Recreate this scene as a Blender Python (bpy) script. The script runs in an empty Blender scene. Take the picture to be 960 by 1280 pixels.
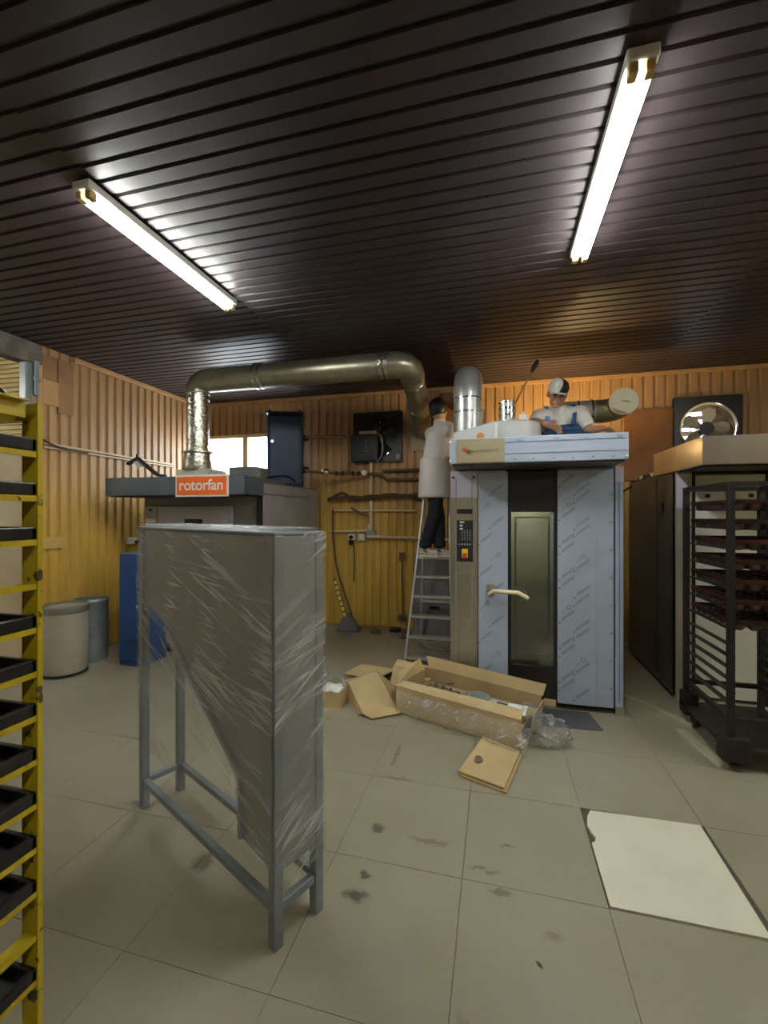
import bpy, bmesh, math, random
from mathutils import Vector, Matrix
random.seed(7)
R = math.radians
S = bpy.context.scene
C = S.collection
pi = math.pi

# ------------------------------------------------------------------ camera
CAMH, FPX, PSI = 1.55, 545.0, math.atan(140 / 545)
cam = bpy.data.objects.new('camera', bpy.data.cameras.new('camera'))
C.objects.link(cam)
cam.location = (0, 0, CAMH)
cam.rotation_euler = (pi / 2, 0, PSI)
cam.data.sensor_fit = 'HORIZONTAL'
cam.data.sensor_width = 36
cam.data.lens = FPX / 960 * 36
cam.data.shift_y = 3 / 960
cam.data.clip_start = 0.02
S.camera = cam

# ------------------------------------------------------------------ world, exposure
W = bpy.data.worlds.new('world'); S.world = W; W.use_nodes = True
wn = W.node_tree.nodes; wl = W.node_tree.links
wn['Background'].inputs[0].default_value = (0.93, 0.97, 1.0, 1)
wn['Background'].inputs[1].default_value = 6.0
S.view_settings.view_transform = 'Standard'
S.view_settings.look = 'None'
S.view_settings.gamma = 1
S.view_settings.use_curve_mapping = False
S.view_settings.exposure = 1.28
TUBE_EMIT = 34.0

# ------------------------------------------------------------------ materials
MATS = {}
def mat(name, col, rough=0.5, metal=0.0, col2=None, scale=4.0, stretch=None, bump=0.0, bscale=None,
        detail=4.0, lo=0.35, hi=0.65, emit=None, estr=0.0, alpha=None, coat=0.0, coords='pos', spec=None):
    if name in MATS: return MATS[name]
    m = bpy.data.materials.new(name); m.use_nodes = True
    n = m.node_tree.nodes; l = m.node_tree.links
    b = n['Principled BSDF']
    b.inputs['Base Color'].default_value = (*col, 1)
    b.inputs['Roughness'].default_value = rough
    b.inputs['Metallic'].default_value = metal
    if coat: b.inputs['Coat Weight'].default_value = coat
    if spec is not None: b.inputs['Specular IOR Level'].default_value = spec
    if emit:
        b.inputs['Emission Color'].default_value = (*emit, 1); b.inputs['Emission Strength'].default_value = estr
    if alpha is not None: b.inputs['Alpha'].default_value = alpha
    if col2 or bump:
        if coords == 'pos':
            g = n.new('ShaderNodeNewGeometry'); src = g.outputs['Position']
        else:
            g = n.new('ShaderNodeTexCoord'); src = g.outputs['Object']
        mp = n.new('ShaderNodeMapping'); l.new(src, mp.inputs[0])
        if stretch: mp.inputs['Scale'].default_value = stretch
    if col2:
        t = n.new('ShaderNodeTexNoise'); t.inputs['Scale'].default_value = scale; t.inputs['Detail'].default_value = detail
        l.new(mp.outputs[0], t.inputs['Vector'])
        r = n.new('ShaderNodeMapRange'); r.inputs[1].default_value = lo; r.inputs[2].default_value = hi
        l.new(t.outputs['Fac'], r.inputs[0])
        mx = n.new('ShaderNodeMix'); mx.data_type = 'RGBA'
        mx.inputs[6].default_value = (*col, 1); mx.inputs[7].default_value = (*col2, 1)
        l.new(r.outputs[0], mx.inputs[0]); l.new(mx.outputs[2], b.inputs['Base Color'])
    if bump:
        t2 = n.new('ShaderNodeTexNoise'); t2.inputs['Scale'].default_value = bscale or scale * 6; t2.inputs['Detail'].default_value = 3
        l.new(mp.outputs[0], t2.inputs['Vector'])
        bp = n.new('ShaderNodeBump'); bp.inputs['Strength'].default_value = bump; bp.inputs['Distance'].default_value = 0.01
        l.new(t2.outputs['Fac'], bp.inputs['Height']); l.new(bp.outputs[0], b.inputs['Normal'])
    MATS[name] = m
    return m

def math_node(n, l, op, a, b=None, clamp=False):
    x = n.new('ShaderNodeMath'); x.operation = op; x.use_clamp = clamp
    for i, v in enumerate((a, b)):
        if v is None: continue
        if isinstance(v, (int, float)): x.inputs[i].default_value = v
        else: l.new(v, x.inputs[i])
    return x.outputs[0]

def wall_mat():
    """profiled sheet: egg-yolk yellow paint, blending unevenly to brown in its upper half"""
    m = bpy.data.materials.new('painted_wall_sheet'); m.use_nodes = True
    n = m.node_tree.nodes; l = m.node_tree.links; b = n['Principled BSDF']
    g = n.new('ShaderNodeNewGeometry'); sp = n.new('ShaderNodeSeparateXYZ'); l.new(g.outputs['Position'], sp.inputs[0])
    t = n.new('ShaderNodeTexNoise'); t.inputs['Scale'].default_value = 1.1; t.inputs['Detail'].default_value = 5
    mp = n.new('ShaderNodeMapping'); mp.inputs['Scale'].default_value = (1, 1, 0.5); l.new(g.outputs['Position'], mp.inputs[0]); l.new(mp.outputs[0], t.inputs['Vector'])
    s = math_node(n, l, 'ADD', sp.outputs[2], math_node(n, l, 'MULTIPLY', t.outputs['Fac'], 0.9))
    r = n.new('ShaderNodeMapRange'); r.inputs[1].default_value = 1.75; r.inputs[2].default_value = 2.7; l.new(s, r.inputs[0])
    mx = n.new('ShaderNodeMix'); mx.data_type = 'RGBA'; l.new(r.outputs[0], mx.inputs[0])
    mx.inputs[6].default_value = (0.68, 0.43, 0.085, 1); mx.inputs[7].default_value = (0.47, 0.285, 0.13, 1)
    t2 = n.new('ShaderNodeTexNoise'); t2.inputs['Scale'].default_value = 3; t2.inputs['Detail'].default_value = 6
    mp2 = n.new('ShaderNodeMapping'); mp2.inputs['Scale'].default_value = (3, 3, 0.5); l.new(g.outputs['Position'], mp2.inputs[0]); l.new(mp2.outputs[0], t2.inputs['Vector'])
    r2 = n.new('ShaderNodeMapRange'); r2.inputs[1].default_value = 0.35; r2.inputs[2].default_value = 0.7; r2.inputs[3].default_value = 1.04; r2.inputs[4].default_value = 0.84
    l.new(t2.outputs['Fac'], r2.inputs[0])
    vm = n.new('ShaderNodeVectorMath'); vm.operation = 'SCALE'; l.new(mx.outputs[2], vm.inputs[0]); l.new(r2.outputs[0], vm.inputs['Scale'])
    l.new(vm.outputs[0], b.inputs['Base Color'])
    b.inputs['Roughness'].default_value = 0.42
    return m

def floor_mat():
    m = bpy.data.materials.new('worn_floor_tile'); m.use_nodes = True
    n = m.node_tree.nodes; l = m.node_tree.links; b = n['Principled BSDF']
    g = n.new('ShaderNodeNewGeometry'); P = g.outputs['Position']
    def noise(scale, detail, dist=0):
        t = n.new('ShaderNodeTexNoise'); t.inputs['Scale'].default_value = scale; t.inputs['Detail'].default_value = detail
        t.inputs['Distortion'].default_value = dist; l.new(P, t.inputs['Vector']); return t.outputs['Fac']
    def rng(x, a, c, o1=0, o2=1):
        r = n.new('ShaderNodeMapRange'); r.inputs[1].default_value = a; r.inputs[2].default_value = c
        r.inputs[3].default_value = o1; r.inputs[4].default_value = o2; l.new(x, r.inputs[0]); return r.outputs[0]
    def mix(f, a, c):
        mx = n.new('ShaderNodeMix'); mx.data_type = 'RGBA'; l.new(f, mx.inputs[0])
        for i, v in ((6, a), (7, c)):
            if isinstance(v, tuple): mx.inputs[i].default_value = (*v, 1)
            else: l.new(v, mx.inputs[i])
        return mx.outputs[2]
    big = rng(noise(1.3, 5), .35, .65)
    col = mix(big, (0.345, 0.32, 0.235), (0.30, 0.275, 0.195))
    col = mix(rng(noise(40, 8, .3), .50, .85, 0, .14), col, (0.20, 0.175, 0.13))
    wob = n.new('ShaderNodeTexNoise'); wob.inputs['Scale'].default_value = 22; l.new(P, wob.inputs['Vector'])
    wsub = n.new('ShaderNodeVectorMath'); wsub.operation = 'SUBTRACT'; l.new(wob.outputs['Color'], wsub.inputs[0]); wsub.inputs[1].default_value = (.5, .5, .5)
    wsc = n.new('ShaderNodeVectorMath'); wsc.operation = 'SCALE'; l.new(wsub.outputs[0], wsc.inputs[0]); wsc.inputs['Scale'].default_value = .07
    pw = n.new('ShaderNodeVectorMath'); pw.operation = 'ADD'; l.new(P, pw.inputs[0]); l.new(wsc.outputs[0], pw.inputs[1])
    # scuffs and spills: x, y, half-length x, half-length y, strength
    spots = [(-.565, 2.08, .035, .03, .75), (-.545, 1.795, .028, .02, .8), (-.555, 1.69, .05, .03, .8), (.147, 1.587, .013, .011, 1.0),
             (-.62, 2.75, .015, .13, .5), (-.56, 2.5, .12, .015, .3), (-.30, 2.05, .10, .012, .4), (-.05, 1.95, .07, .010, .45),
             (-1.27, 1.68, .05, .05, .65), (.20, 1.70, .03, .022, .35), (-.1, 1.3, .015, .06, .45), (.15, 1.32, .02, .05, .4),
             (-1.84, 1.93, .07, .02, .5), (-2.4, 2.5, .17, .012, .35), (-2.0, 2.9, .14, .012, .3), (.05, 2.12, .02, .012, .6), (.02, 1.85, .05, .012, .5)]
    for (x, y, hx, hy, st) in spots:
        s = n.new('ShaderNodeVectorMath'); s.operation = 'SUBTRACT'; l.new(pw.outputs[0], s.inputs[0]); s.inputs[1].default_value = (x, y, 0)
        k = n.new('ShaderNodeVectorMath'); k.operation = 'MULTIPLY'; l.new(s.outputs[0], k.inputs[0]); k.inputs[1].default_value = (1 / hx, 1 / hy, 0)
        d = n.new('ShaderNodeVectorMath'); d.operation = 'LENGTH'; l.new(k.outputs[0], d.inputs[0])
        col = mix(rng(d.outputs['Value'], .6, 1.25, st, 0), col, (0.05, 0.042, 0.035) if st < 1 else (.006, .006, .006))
    l.new(col, b.inputs['Base Color'])
    b.inputs['Roughness'].default_value = .32
    bp = n.new('ShaderNodeBump'); bp.inputs['Strength'].default_value = .06; bp.inputs['Distance'].default_value = .01
    l.new(noise(14, 4), bp.inputs['Height']); l.new(bp.outputs[0], b.inputs['Normal'])
    return m

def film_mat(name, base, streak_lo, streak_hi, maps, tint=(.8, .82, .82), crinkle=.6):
    """clear stretch film: mostly transparent, glossy, with whitish streaks painted for its folds and the highlights on them"""
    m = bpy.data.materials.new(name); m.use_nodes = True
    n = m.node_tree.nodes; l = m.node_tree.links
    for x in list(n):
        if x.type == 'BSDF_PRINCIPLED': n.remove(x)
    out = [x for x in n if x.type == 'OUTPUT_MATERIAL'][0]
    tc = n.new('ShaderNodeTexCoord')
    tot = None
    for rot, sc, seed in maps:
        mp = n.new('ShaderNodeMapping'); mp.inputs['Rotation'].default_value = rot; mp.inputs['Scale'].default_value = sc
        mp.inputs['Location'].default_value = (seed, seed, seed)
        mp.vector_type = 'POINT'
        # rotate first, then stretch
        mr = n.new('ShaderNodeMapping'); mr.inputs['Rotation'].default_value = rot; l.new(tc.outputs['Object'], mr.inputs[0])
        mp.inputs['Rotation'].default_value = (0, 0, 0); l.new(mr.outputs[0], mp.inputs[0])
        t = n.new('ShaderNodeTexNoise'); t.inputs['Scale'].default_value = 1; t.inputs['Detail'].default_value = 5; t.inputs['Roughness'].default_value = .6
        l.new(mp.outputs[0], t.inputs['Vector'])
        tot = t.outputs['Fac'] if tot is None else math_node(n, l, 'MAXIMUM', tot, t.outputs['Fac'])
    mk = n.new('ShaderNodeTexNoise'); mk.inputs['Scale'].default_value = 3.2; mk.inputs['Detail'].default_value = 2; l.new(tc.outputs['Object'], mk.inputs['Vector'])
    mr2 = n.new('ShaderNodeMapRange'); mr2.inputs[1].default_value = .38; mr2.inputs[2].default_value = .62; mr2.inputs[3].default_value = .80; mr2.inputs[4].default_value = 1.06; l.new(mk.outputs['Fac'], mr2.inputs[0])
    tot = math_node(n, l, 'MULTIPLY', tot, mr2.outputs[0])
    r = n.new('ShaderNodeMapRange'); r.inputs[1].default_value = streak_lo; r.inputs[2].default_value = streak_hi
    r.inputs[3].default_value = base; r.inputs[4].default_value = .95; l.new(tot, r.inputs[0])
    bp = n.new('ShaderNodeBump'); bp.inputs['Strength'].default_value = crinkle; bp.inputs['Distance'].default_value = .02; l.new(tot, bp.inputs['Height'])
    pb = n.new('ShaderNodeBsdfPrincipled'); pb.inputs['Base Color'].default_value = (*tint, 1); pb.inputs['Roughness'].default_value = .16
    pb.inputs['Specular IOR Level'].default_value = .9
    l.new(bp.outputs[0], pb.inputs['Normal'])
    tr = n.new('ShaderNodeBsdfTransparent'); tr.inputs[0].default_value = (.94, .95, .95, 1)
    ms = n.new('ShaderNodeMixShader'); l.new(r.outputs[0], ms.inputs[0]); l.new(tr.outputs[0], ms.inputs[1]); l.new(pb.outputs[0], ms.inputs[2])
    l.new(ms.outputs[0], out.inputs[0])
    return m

def glass_mat(name, tint, fac, rough=.05):
    m = bpy.data.materials.new(name); m.use_nodes = True
    n = m.node_tree.nodes; l = m.node_tree.links
    for x in list(n):
        if x.type == 'BSDF_PRINCIPLED': n.remove(x)
    out = [x for x in n if x.type == 'OUTPUT_MATERIAL'][0]
    tr = n.new('ShaderNodeBsdfTransparent'); tr.inputs[0].default_value = (*tint, 1)
    gl = n.new('ShaderNodeBsdfGlossy'); gl.inputs['Roughness'].default_value = rough
    ms = n.new('ShaderNodeMixShader'); ms.inputs[0].default_value = fac
    l.new(tr.outputs[0], ms.inputs[1]); l.new(gl.outputs[0], ms.inputs[2]); l.new(ms.outputs[0], out.inputs[0])
    return m

M_wall = wall_mat(); M_floor = floor_mat()
M_base = mat('grout_dark', (.10, .09, .07), .8)
M_ceil = mat('brown_ceiling_sheet', (.040, .028, .032), .44, 0, (.031, .022, .025), 2.5)
M_plaster = mat('cream_plaster', (.62, .52, .36), .7, 0, (.55, .46, .31), 3)
M_siding = mat('pale_yellow_siding', (.66, .52, .24), .5, 0, (.60, .46, .20), 2)
M_conc = mat('grey_concrete', (.20, .18, .14), .8, 0, (.12, .10, .08), 9, bump=.4)
M_trim = mat('wood_trim', (.58, .34, .14), .5, 0, (.48, .26, .10), 5, (1, 1, 1))
M_board = mat('brown_board', (.30, .13, .030), .55, 0, (.24, .10, .022), 4)
M_wood = mat('brown_wood_panel', (.36, .19, .07), .6, 0, (.28, .14, .05), 6)
M_white_tile = mat('white_tile', (.80, .79, .64), .4, 0, (.74, .73, .58), 5)
M_galv = mat('galvanised_steel', (.60, .62, .61), .32, .65, (.50, .52, .52), 14)
M_galv_old = mat('dull_galvanised_duct', (.36, .34, .25), .36, .75, (.28, .26, .19), 8)
M_foil = mat('crumpled_foil', (.60, .60, .55), .25, .95, bump=.8, bscale=30)
M_black = mat('black_metal', (.012, .013, .018), .35, .3, (.02, .021, .028), 7)
M_blk_plastic = mat('black_plastic', (.012, .012, .012), .45)
M_rubber = mat('rubber', (.02, .02, .02), .8)
M_navy = mat('navy_tank', (.022, .042, .10), .45, .1, (.017, .032, .075), 6)
M_blue = mat('blue_cabinet_paint', (.018, .075, .26), .42, 0, (.014, .06, .20), 4)
M_greyoven = mat('grey_oven_steel', (.22, .22, .22), .45, .35, (.18, .18, .185), 5)
M_greyoven_l = mat('light_grey_steel', (.42, .41, .42), .45, .2, (.36, .35, .36), 4)
M_navyhood = mat('blue_grey_hood', (.125, .15, .18), .4, .3, (.10, .12, .145), 5)
M_orange = mat('orange_sign', (.90, .16, .02), .4)
M_white = mat('white_paint', (.80, .80, .78), .45)
M_stain = mat('stainless', (.60, .57, .50), .28, .9, (.52, .49, .42), 6, (1, 1, .15))
M_stain_b = mat('stainless_blackened', (.125, .125, .112), .42, .2, (.085, .085, .075), 3)
M_film = mat('blue_protective_film', (.46, .54, .69), .35, .1, (.42, .50, .65), 3)
M_filmv = mat('violet_white_film', (.68, .68, .86), .3, .1, (.62, .62, .80), 3)
M_print = mat('film_print', (.20, .27, .30), .5)
M_print_g = mat('film_print_green', (.10, .32, .22), .5)
M_brush = mat('warm_reflection_steel', (.52, .45, .29), .38, .55, (.44, .40, .26), 3)  # bare steel, its colour tinted for the warm reflection in it
M_handle = mat('cream_handle', (.86, .76, .50), .35)
M_alu = mat('aluminium', (.72, .72, .70), .35, .6, (.62, .62, .60), 9)
M_steelgrey = mat('hopper_grey_frame', (.24, .27, .29), .45, .3, (.19, .215, .23), 6)
M_hopper = mat('hopper_panel', (.27, .25, .225), .38, .55, (.22, .205, .185), 3)
M_hopper_s = mat('hopper_side_panel', (.30, .325, .335), .40, .45, (.26, .28, .29), 3)
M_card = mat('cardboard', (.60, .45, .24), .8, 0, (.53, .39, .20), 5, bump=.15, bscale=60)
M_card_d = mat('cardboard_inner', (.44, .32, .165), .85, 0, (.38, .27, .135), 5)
M_yel = mat('chipped_yellow_paint', (.46, .34, .008), .4, 0, (.07, .05, .02), 24, lo=.62, hi=.66, detail=8)
M_tray = mat('black_tray', (.010, .011, .013), .32, .2, (.02, .02, .022), 12)
M_pipe_w = mat('cream_conduit', (.72, .62, .42), .5)
M_pipe_b = mat('brown_pipe', (.20, .11, .055), .5, .2, (.13, .075, .04), 8)
M_rack = mat('sooty_rack_steel', (.020, .019, .019), .5, .4, (.035, .030, .028), 8)
M_traybake = mat('reddish_baked_tray', (.085, .022, .016), .38, .35, (.030, .022, .020), 9, lo=.4, hi=.6)
M_cup = mat('greyish_tray_cup', (.16, .12, .115), .5, .3, (.08, .06, .055), 20)
M_ovenwhite = mat('pale_oven_front', (.80, .83, .78), .35, .0, (.74, .77, .70), 2)
M_skin = mat('skin', (.44, .235, .15), .55)
M_skin_d = mat('skin_shaded_hands', (.25, .12, .075), .6)
M_hair = mat('black_hair', (.008, .009, .011), .6)
M_coat = mat('white_coat_cloth', (.70, .67, .68), .8, bump=.25, bscale=22)
M_tee = mat('white_tshirt', (.80, .80, .76), .8, bump=.3, bscale=18)
M_overall = mat('blue_overall', (.030, .085, .22), .8, 0, (.020, .05, .14), 9)
M_strap = mat('light_blue_strap', (.09, .30, .62), .7)
M_trouser = mat('dark_trouser', (.010, .012, .020), .8)
M_shoe = mat('grey_sneaker', (.62, .58, .51), .7, 0, (.46, .42, .38), 20)
M_sole = mat('white_sole', (.78, .74, .64), .6)
M_red = mat('red_knob', (.62, .05, .02), .4)
M_yel_p = mat('yellow_plate', (.90, .62, .02), .4)
M_cable = mat('brown_cable', (.09, .055, .035), .6)
M_purple = mat('grey_violet_bristle', (.17, .15, .18), .9, bump=.6, bscale=60)
M_dirt = mat('floor_debris', (.09, .07, .05), .9, 0, (.18, .14, .09), 20)
M_mat = mat('dark_steel_plate', (.13, .13, .14), .4, .3, (.10, .10, .11), 4)
M_bin = mat('beige_bin', (.46, .42, .33), .5, .1, (.42, .38, .30), 5)
M_paper = mat('white_paper', (.85, .86, .84), .7)
M_galvbin = mat('grey_galvanised_bin', (.36, .40, .42), .42, .5, (.28, .31, .33), 6)
M_lilac = mat('dusty_grey_panel', (.27, .27, .30), .6, .1, (.21, .21, .23), 6)
M_chrome = mat('chrome', (.8, .8, .78), .12, 1)
M_yellow_end = mat('yellowed_lamp_cap', (.62, .45, .16), .4)
M_glass = glass_mat('window_glass', (.96, .98, 1), .06)
M_ovenglass = glass_mat('tinted_oven_glass', (.56, .58, .52), .12, .10)
M_tube = mat('fluorescent_tube', (1, 1, 1), .4, emit=(.97, 1.0, .93), estr=TUBE_EMIT)
M_lampglow = mat('work_light_face', (1, .8, .4), .4, emit=(1.0, .68, .28), estr=330)

# ------------------------------------------------------------------ mesh helpers
class MB:
    def __init__(s): s.v = []; s.f = []
    def add(s, vs, fs):
        o = len(s.v); s.v += [Vector(v) for v in vs]; s.f += [tuple(i + o for i in f) for f in fs]; return s
    def box(s, x0, x1, y0, y1, z0, z1, M=None):
        vs = [Vector(p) for p in ((x0, y0, z0), (x1, y0, z0), (x1, y1, z0), (x0, y1, z0), (x0, y0, z1), (x1, y0, z1), (x1, y1, z1), (x0, y1, z1))]
        if M: vs = [M @ v for v in vs]
        return s.add(vs, [(0, 3, 2, 1), (4, 5, 6, 7), (0, 1, 5, 4), (1, 2, 6, 5), (2, 3, 7, 6), (3, 0, 4, 7)])
    def bar(s, p0, p1, w, h, up=(0, 0, 1)):
        p0, p1 = Vector(p0), Vector(p1); d = (p1 - p0).normalized(); u = Vector(up)
        if abs(d.dot(u)) > .98: u = Vector((0, 1, 0))
        a = d.cross(u).normalized() * w / 2; b = a.cross(d).normalized() * h / 2
        vs = [p + i * a + j * b for p in (p0, p1) for i, j in ((-1, -1), (1, -1), (1, 1), (-1, 1))]
        return s.add(vs, [(0, 1, 2, 3), (7, 6, 5, 4), (0, 4, 5, 1), (1, 5, 6, 2), (2, 6, 7, 3), (3, 7, 4, 0)])
    def tube(s, pts, r, n=10, caps=True, radii=None):
        pts = [Vector(p) for p in pts]; k = len(pts)
        tang = [(pts[min(i + 1, k - 1)] - pts[max(i - 1, 0)]).normalized() for i in range(k)]
        u = Vector((0, 0, 1)) if abs(tang[0].z) < .9 else Vector((1, 0, 0))
        u = (u - tang[0] * u.dot(tang[0])).normalized(); o = len(s.v)
        for i in range(k):
            u = (u - tang[i] * u.dot(tang[i])).normalized(); w = tang[i].cross(u)
            rr = radii[i] if radii else r
            # keep the section true at bends
            for j in range(n):
                a = 2 * pi * j / n
                s.v.append(pts[i] + (u * math.cos(a) + w * math.sin(a)) * rr)
        for i in range(k - 1):
            for j in range(n):
                a, b = o + i * n + j, o + i * n + (j + 1) % n
                s.f.append((a, b, b + n, a + n))
        if caps:
            s.f.append(tuple(o + j for j in reversed(range(n)))); s.f.append(tuple(o + (k - 1) * n + j for j in range(n)))
        return s
    def cyl(s, p0, p1, r0, r1=None, n=20): return s.tube([p0, p1], r0, n, True, [r0, r0 if r1 is None else r1])
    def lathe(s, prof, c=(0, 0, 0), n=24, M=None, ring=False):
        o = len(s.v); c = Vector(c)
        for r, z in prof:
            for j in range(n):
                a = 2 * pi * j / n; p = Vector((r * math.cos(a), r * math.sin(a), z))
                s.v.append((M @ p if M else p) + c)
        for i in range(len(prof) - 1):
            for j in range(n):
                a, b = o + i * n + j, o + i * n + (j + 1) % n; s.f.append((a, b, b + n, a + n))
        if ring:
            e = o + (len(prof) - 1) * n
            for j in range(n): s.f.append((e + j, e + (j + 1) % n, o + (j + 1) % n, o + j))
        else:
            s.f.append(tuple(o + j for j in reversed(range(n)))); s.f.append(tuple(o + (len(prof) - 1) * n + j for j in range(n)))
        return s
    def prism(s, poly, vec):
        k = len(poly); vec = Vector(vec); vs = [Vector(p) for p in poly]; vs += [p + vec for p in vs]
        fs = [tuple(reversed(range(k))), tuple(range(k, 2 * k))] + [(i, (i + 1) % k, (i + 1) % k + k, i + k) for i in range(k)]
        return s.add(vs, fs)
    def ball(s, c, r, n=12, m=8, M=None):
        rx, ry, rz = (r, r, r) if isinstance(r, (int, float)) else r; c = Vector(c); o = len(s.v)
        vs = [Vector((0, 0, -rz))]
        for i in range(1, m):
            t = -pi / 2 + pi * i / m
            for j in range(n): a = 2 * pi * j / n; vs.append(Vector((rx * math.cos(t) * math.cos(a), ry * math.cos(t) * math.sin(a), rz * math.sin(t))))
        vs.append(Vector((0, 0, rz)))
        if M: vs = [M @ v for v in vs]
        s.v += [v + c for v in vs]
        for j in range(n): s.f.append((o, o + 1 + (j + 1) % n, o + 1 + j))
        for i in range(m - 2):
            for j in range(n):
                a, b = o + 1 + i * n + j, o + 1 + i * n + (j + 1) % n; s.f.append((a, b, b + n, a + n))
        t = o + 1 + (m - 2) * n; e = len(s.v) - 1
        for j in range(n): s.f.append((t + j, t + (j + 1) % n, e))
        return s
    def cap(s, p0, p1, r0, r1, n=12):          # tapered capsule (for bodies)
        s.cyl(p0, p1, r0, r1, n); s.ball(p0, r0, n, 8); s.ball(p1, r1, n, 8); return s
    def grid(s, P, nu, nv):
        o = len(s.v); s.v += [Vector(P(i / nu, j / nv)) for j in range(nv + 1) for i in range(nu + 1)]
        for j in range(nv):
            for i in range(nu): a = o + j * (nu + 1) + i; s.f.append((a, a + 1, a + nu + 2, a + nu + 1))
        return s
    def plate_hole(s, x0, x1, z0, z1, cx, cz, r, y0, y1, n=32):
        """square plate in the XZ plane with a round hole"""
        def edge(a):
            dx, dz = math.cos(a), math.sin(a); t = 1e9
            if dx > 1e-6: t = min(t, (x1 - cx) / dx)
            if dx < -1e-6: t = min(t, (x0 - cx) / dx)
            if dz > 1e-6: t = min(t, (z1 - cz) / dz)
            if dz < -1e-6: t = min(t, (z0 - cz) / dz)
            return cx + dx * t, cz + dz * t
        angs = sorted(set([2 * pi * i / n for i in range(n)] + [math.atan2(z - cz, x - cx) % (2 * pi) for x in (x0, x1) for z in (z0, z1)]))
        k = len(angs); vs = []
        for y in (y0, y1):
            for a in angs: ex, ez = edge(a); vs += [(ex, y, ez), (cx + r * math.cos(a), y, cz + r * math.sin(a))]
        fs = []
        for i in range(k):
            j = (i + 1) % k
            fs += [(2 * i, 2 * j, 2 * j + 1, 2 * i + 1), (2 * k + 2 * i, 2 * k + 2 * i + 1, 2 * k + 2 * j + 1, 2 * k + 2 * j),
                   (2 * i, 2 * k + 2 * i, 2 * k + 2 * j, 2 * j), (2 * i + 1, 2 * j + 1, 2 * k + 2 * j + 1, 2 * k + 2 * i + 1)]
        return s.add(vs, fs)
    def mesh(s, name, off=None):
        me = bpy.data.meshes.new(name); o = Vector(off) if off is not None else Vector((0, 0, 0))
        me.from_pydata([v - o for v in s.v], [], s.f); me.update()
        bm = bmesh.new(); bm.from_mesh(me); bmesh.ops.recalc_face_normals(bm, faces=bm.faces); bm.to_mesh(me); bm.free()
        return me
    def build(s, name, m, parent=None, smooth=False, bevel=0, local=False, loc=None):
        off = None
        if parent is not None and not local: off = BASE.get(parent.name, parent.location)
        if loc is not None: off = loc
        me = s.mesh(name, off); me.materials.append(m)
        o = bpy.data.objects.new(name, me); C.objects.link(o)
        if parent is not None: o.parent = parent; BASE[o.name] = BASE.get(parent.name, parent.location.copy())
        elif loc is not None: o.location = loc
        if smooth:
            for p in me.polygons: p.use_smooth = True
            if smooth != 'all':
                me.set_sharp_from_angle(angle=R(38))
        if bevel:
            b = o.modifiers.new('bevel', 'BEVEL'); b.width = bevel; b.segments = 2; b.limit_method = 'ANGLE'; b.angle_limit = R(40)
        return o
BASE = {}
def tag(o, label, cat, group=None, kind=None):
    o['label'] = label; o['category'] = cat
    if group: o['group'] = group
    if kind: o['kind'] = kind
    return o
def thing(name, label, cat, loc=(0, 0, 0), rotz=0, group=None):
    o = bpy.data.objects.new(name, None); C.objects.link(o); o.location = loc; o.rotation_euler = (0, 0, rotz)
    o.empty_display_size = .1; BASE[o.name] = Vector(loc)
    return tag(o, label, cat, group)
def struct(o, label=None):
    o['kind'] = 'structure'
    if label: o['label'] = label
    return o
def dup(root, loc, label=None):
    r = root.copy(); C.objects.link(r); r.location = loc
    if label: r['label'] = label
    for ch in list(root.children):
        c = ch.copy(); C.objects.link(c); c.parent = r
        for g in list(ch.children):
            d = g.copy(); C.objects.link(d); d.parent = c
    return r
def arc(c, r, a0, a1, n, ax, ay):
    c, ax, ay = Vector(c), Vector(ax), Vector(ay)
    return [c + ax * r * math.cos(a0 + (a1 - a0) * i / n) + ay * r * math.sin(a0 + (a1 - a0) * i / n) for i in range(n + 1)]
def spline(pts, n=6):
    pts = [Vector(p) for p in pts]; out = []
    for i in range(len(pts) - 1):
        p0, p1, p2, p3 = pts[max(i - 1, 0)], pts[i], pts[i + 1], pts[min(i + 2, len(pts) - 1)]
        for k in range(n):
            t = k / n
            out.append(.5 * ((2 * p1) + (p2 - p0) * t + (2 * p0 - 5 * p1 + 4 * p2 - p3) * t * t + (3 * p1 - p0 - 3 * p2 + p3) * t ** 3))
    return out + [pts[-1]]
def text_mesh(txt, size, M, name, m, parent, bold=0.0, depth=.001):
    cu = bpy.data.curves.new(name, 'FONT'); cu.body = txt; cu.size = size; cu.extrude = depth; cu.offset = bold
    cu.align_x = 'CENTER'; cu.align_y = 'CENTER'
    t = bpy.data.objects.new(name + '_tmp', cu); C.objects.link(t)
    dg = bpy.context.evaluated_depsgraph_get(); me = bpy.data.meshes.new_from_object(t.evaluated_get(dg))
    bpy.data.objects.remove(t); me.transform(M); me.name = name
    off = BASE.get(parent.name, parent.location); me.transform(Matrix.Translation(-Vector(off)))
    me.materials.clear(); me.materials.append(m)
    o = bpy.data.objects.new(name, me); C.objects.link(o); o.parent = parent; BASE[o.name] = Vector(off)
    return o
def remeshed(mb, name, m, parent, voxel=.008, smooth=4):
    o = mb.build(name, m, parent)
    r = o.modifiers.new('r', 'REMESH'); r.mode = 'VOXEL'; r.voxel_size = voxel; r.use_smooth_shade = True
    q = o.modifiers.new('s', 'SMOOTH'); q.iterations = smooth; q.factor = .5
    dg = bpy.context.evaluated_depsgraph_get(); me = bpy.data.meshes.new_from_object(o.evaluated_get(dg))
    o.modifiers.clear(); o.data = me; me.name = name
    me.materials.clear(); me.materials.append(m)
    for p in me.polygons: p.use_smooth = True
    return o

# ------------------------------------------------------------------ the room
XL, XR, YB, YF, ZC = -4.40, 3.9, 5.78, -3.0, 3.235
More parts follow.
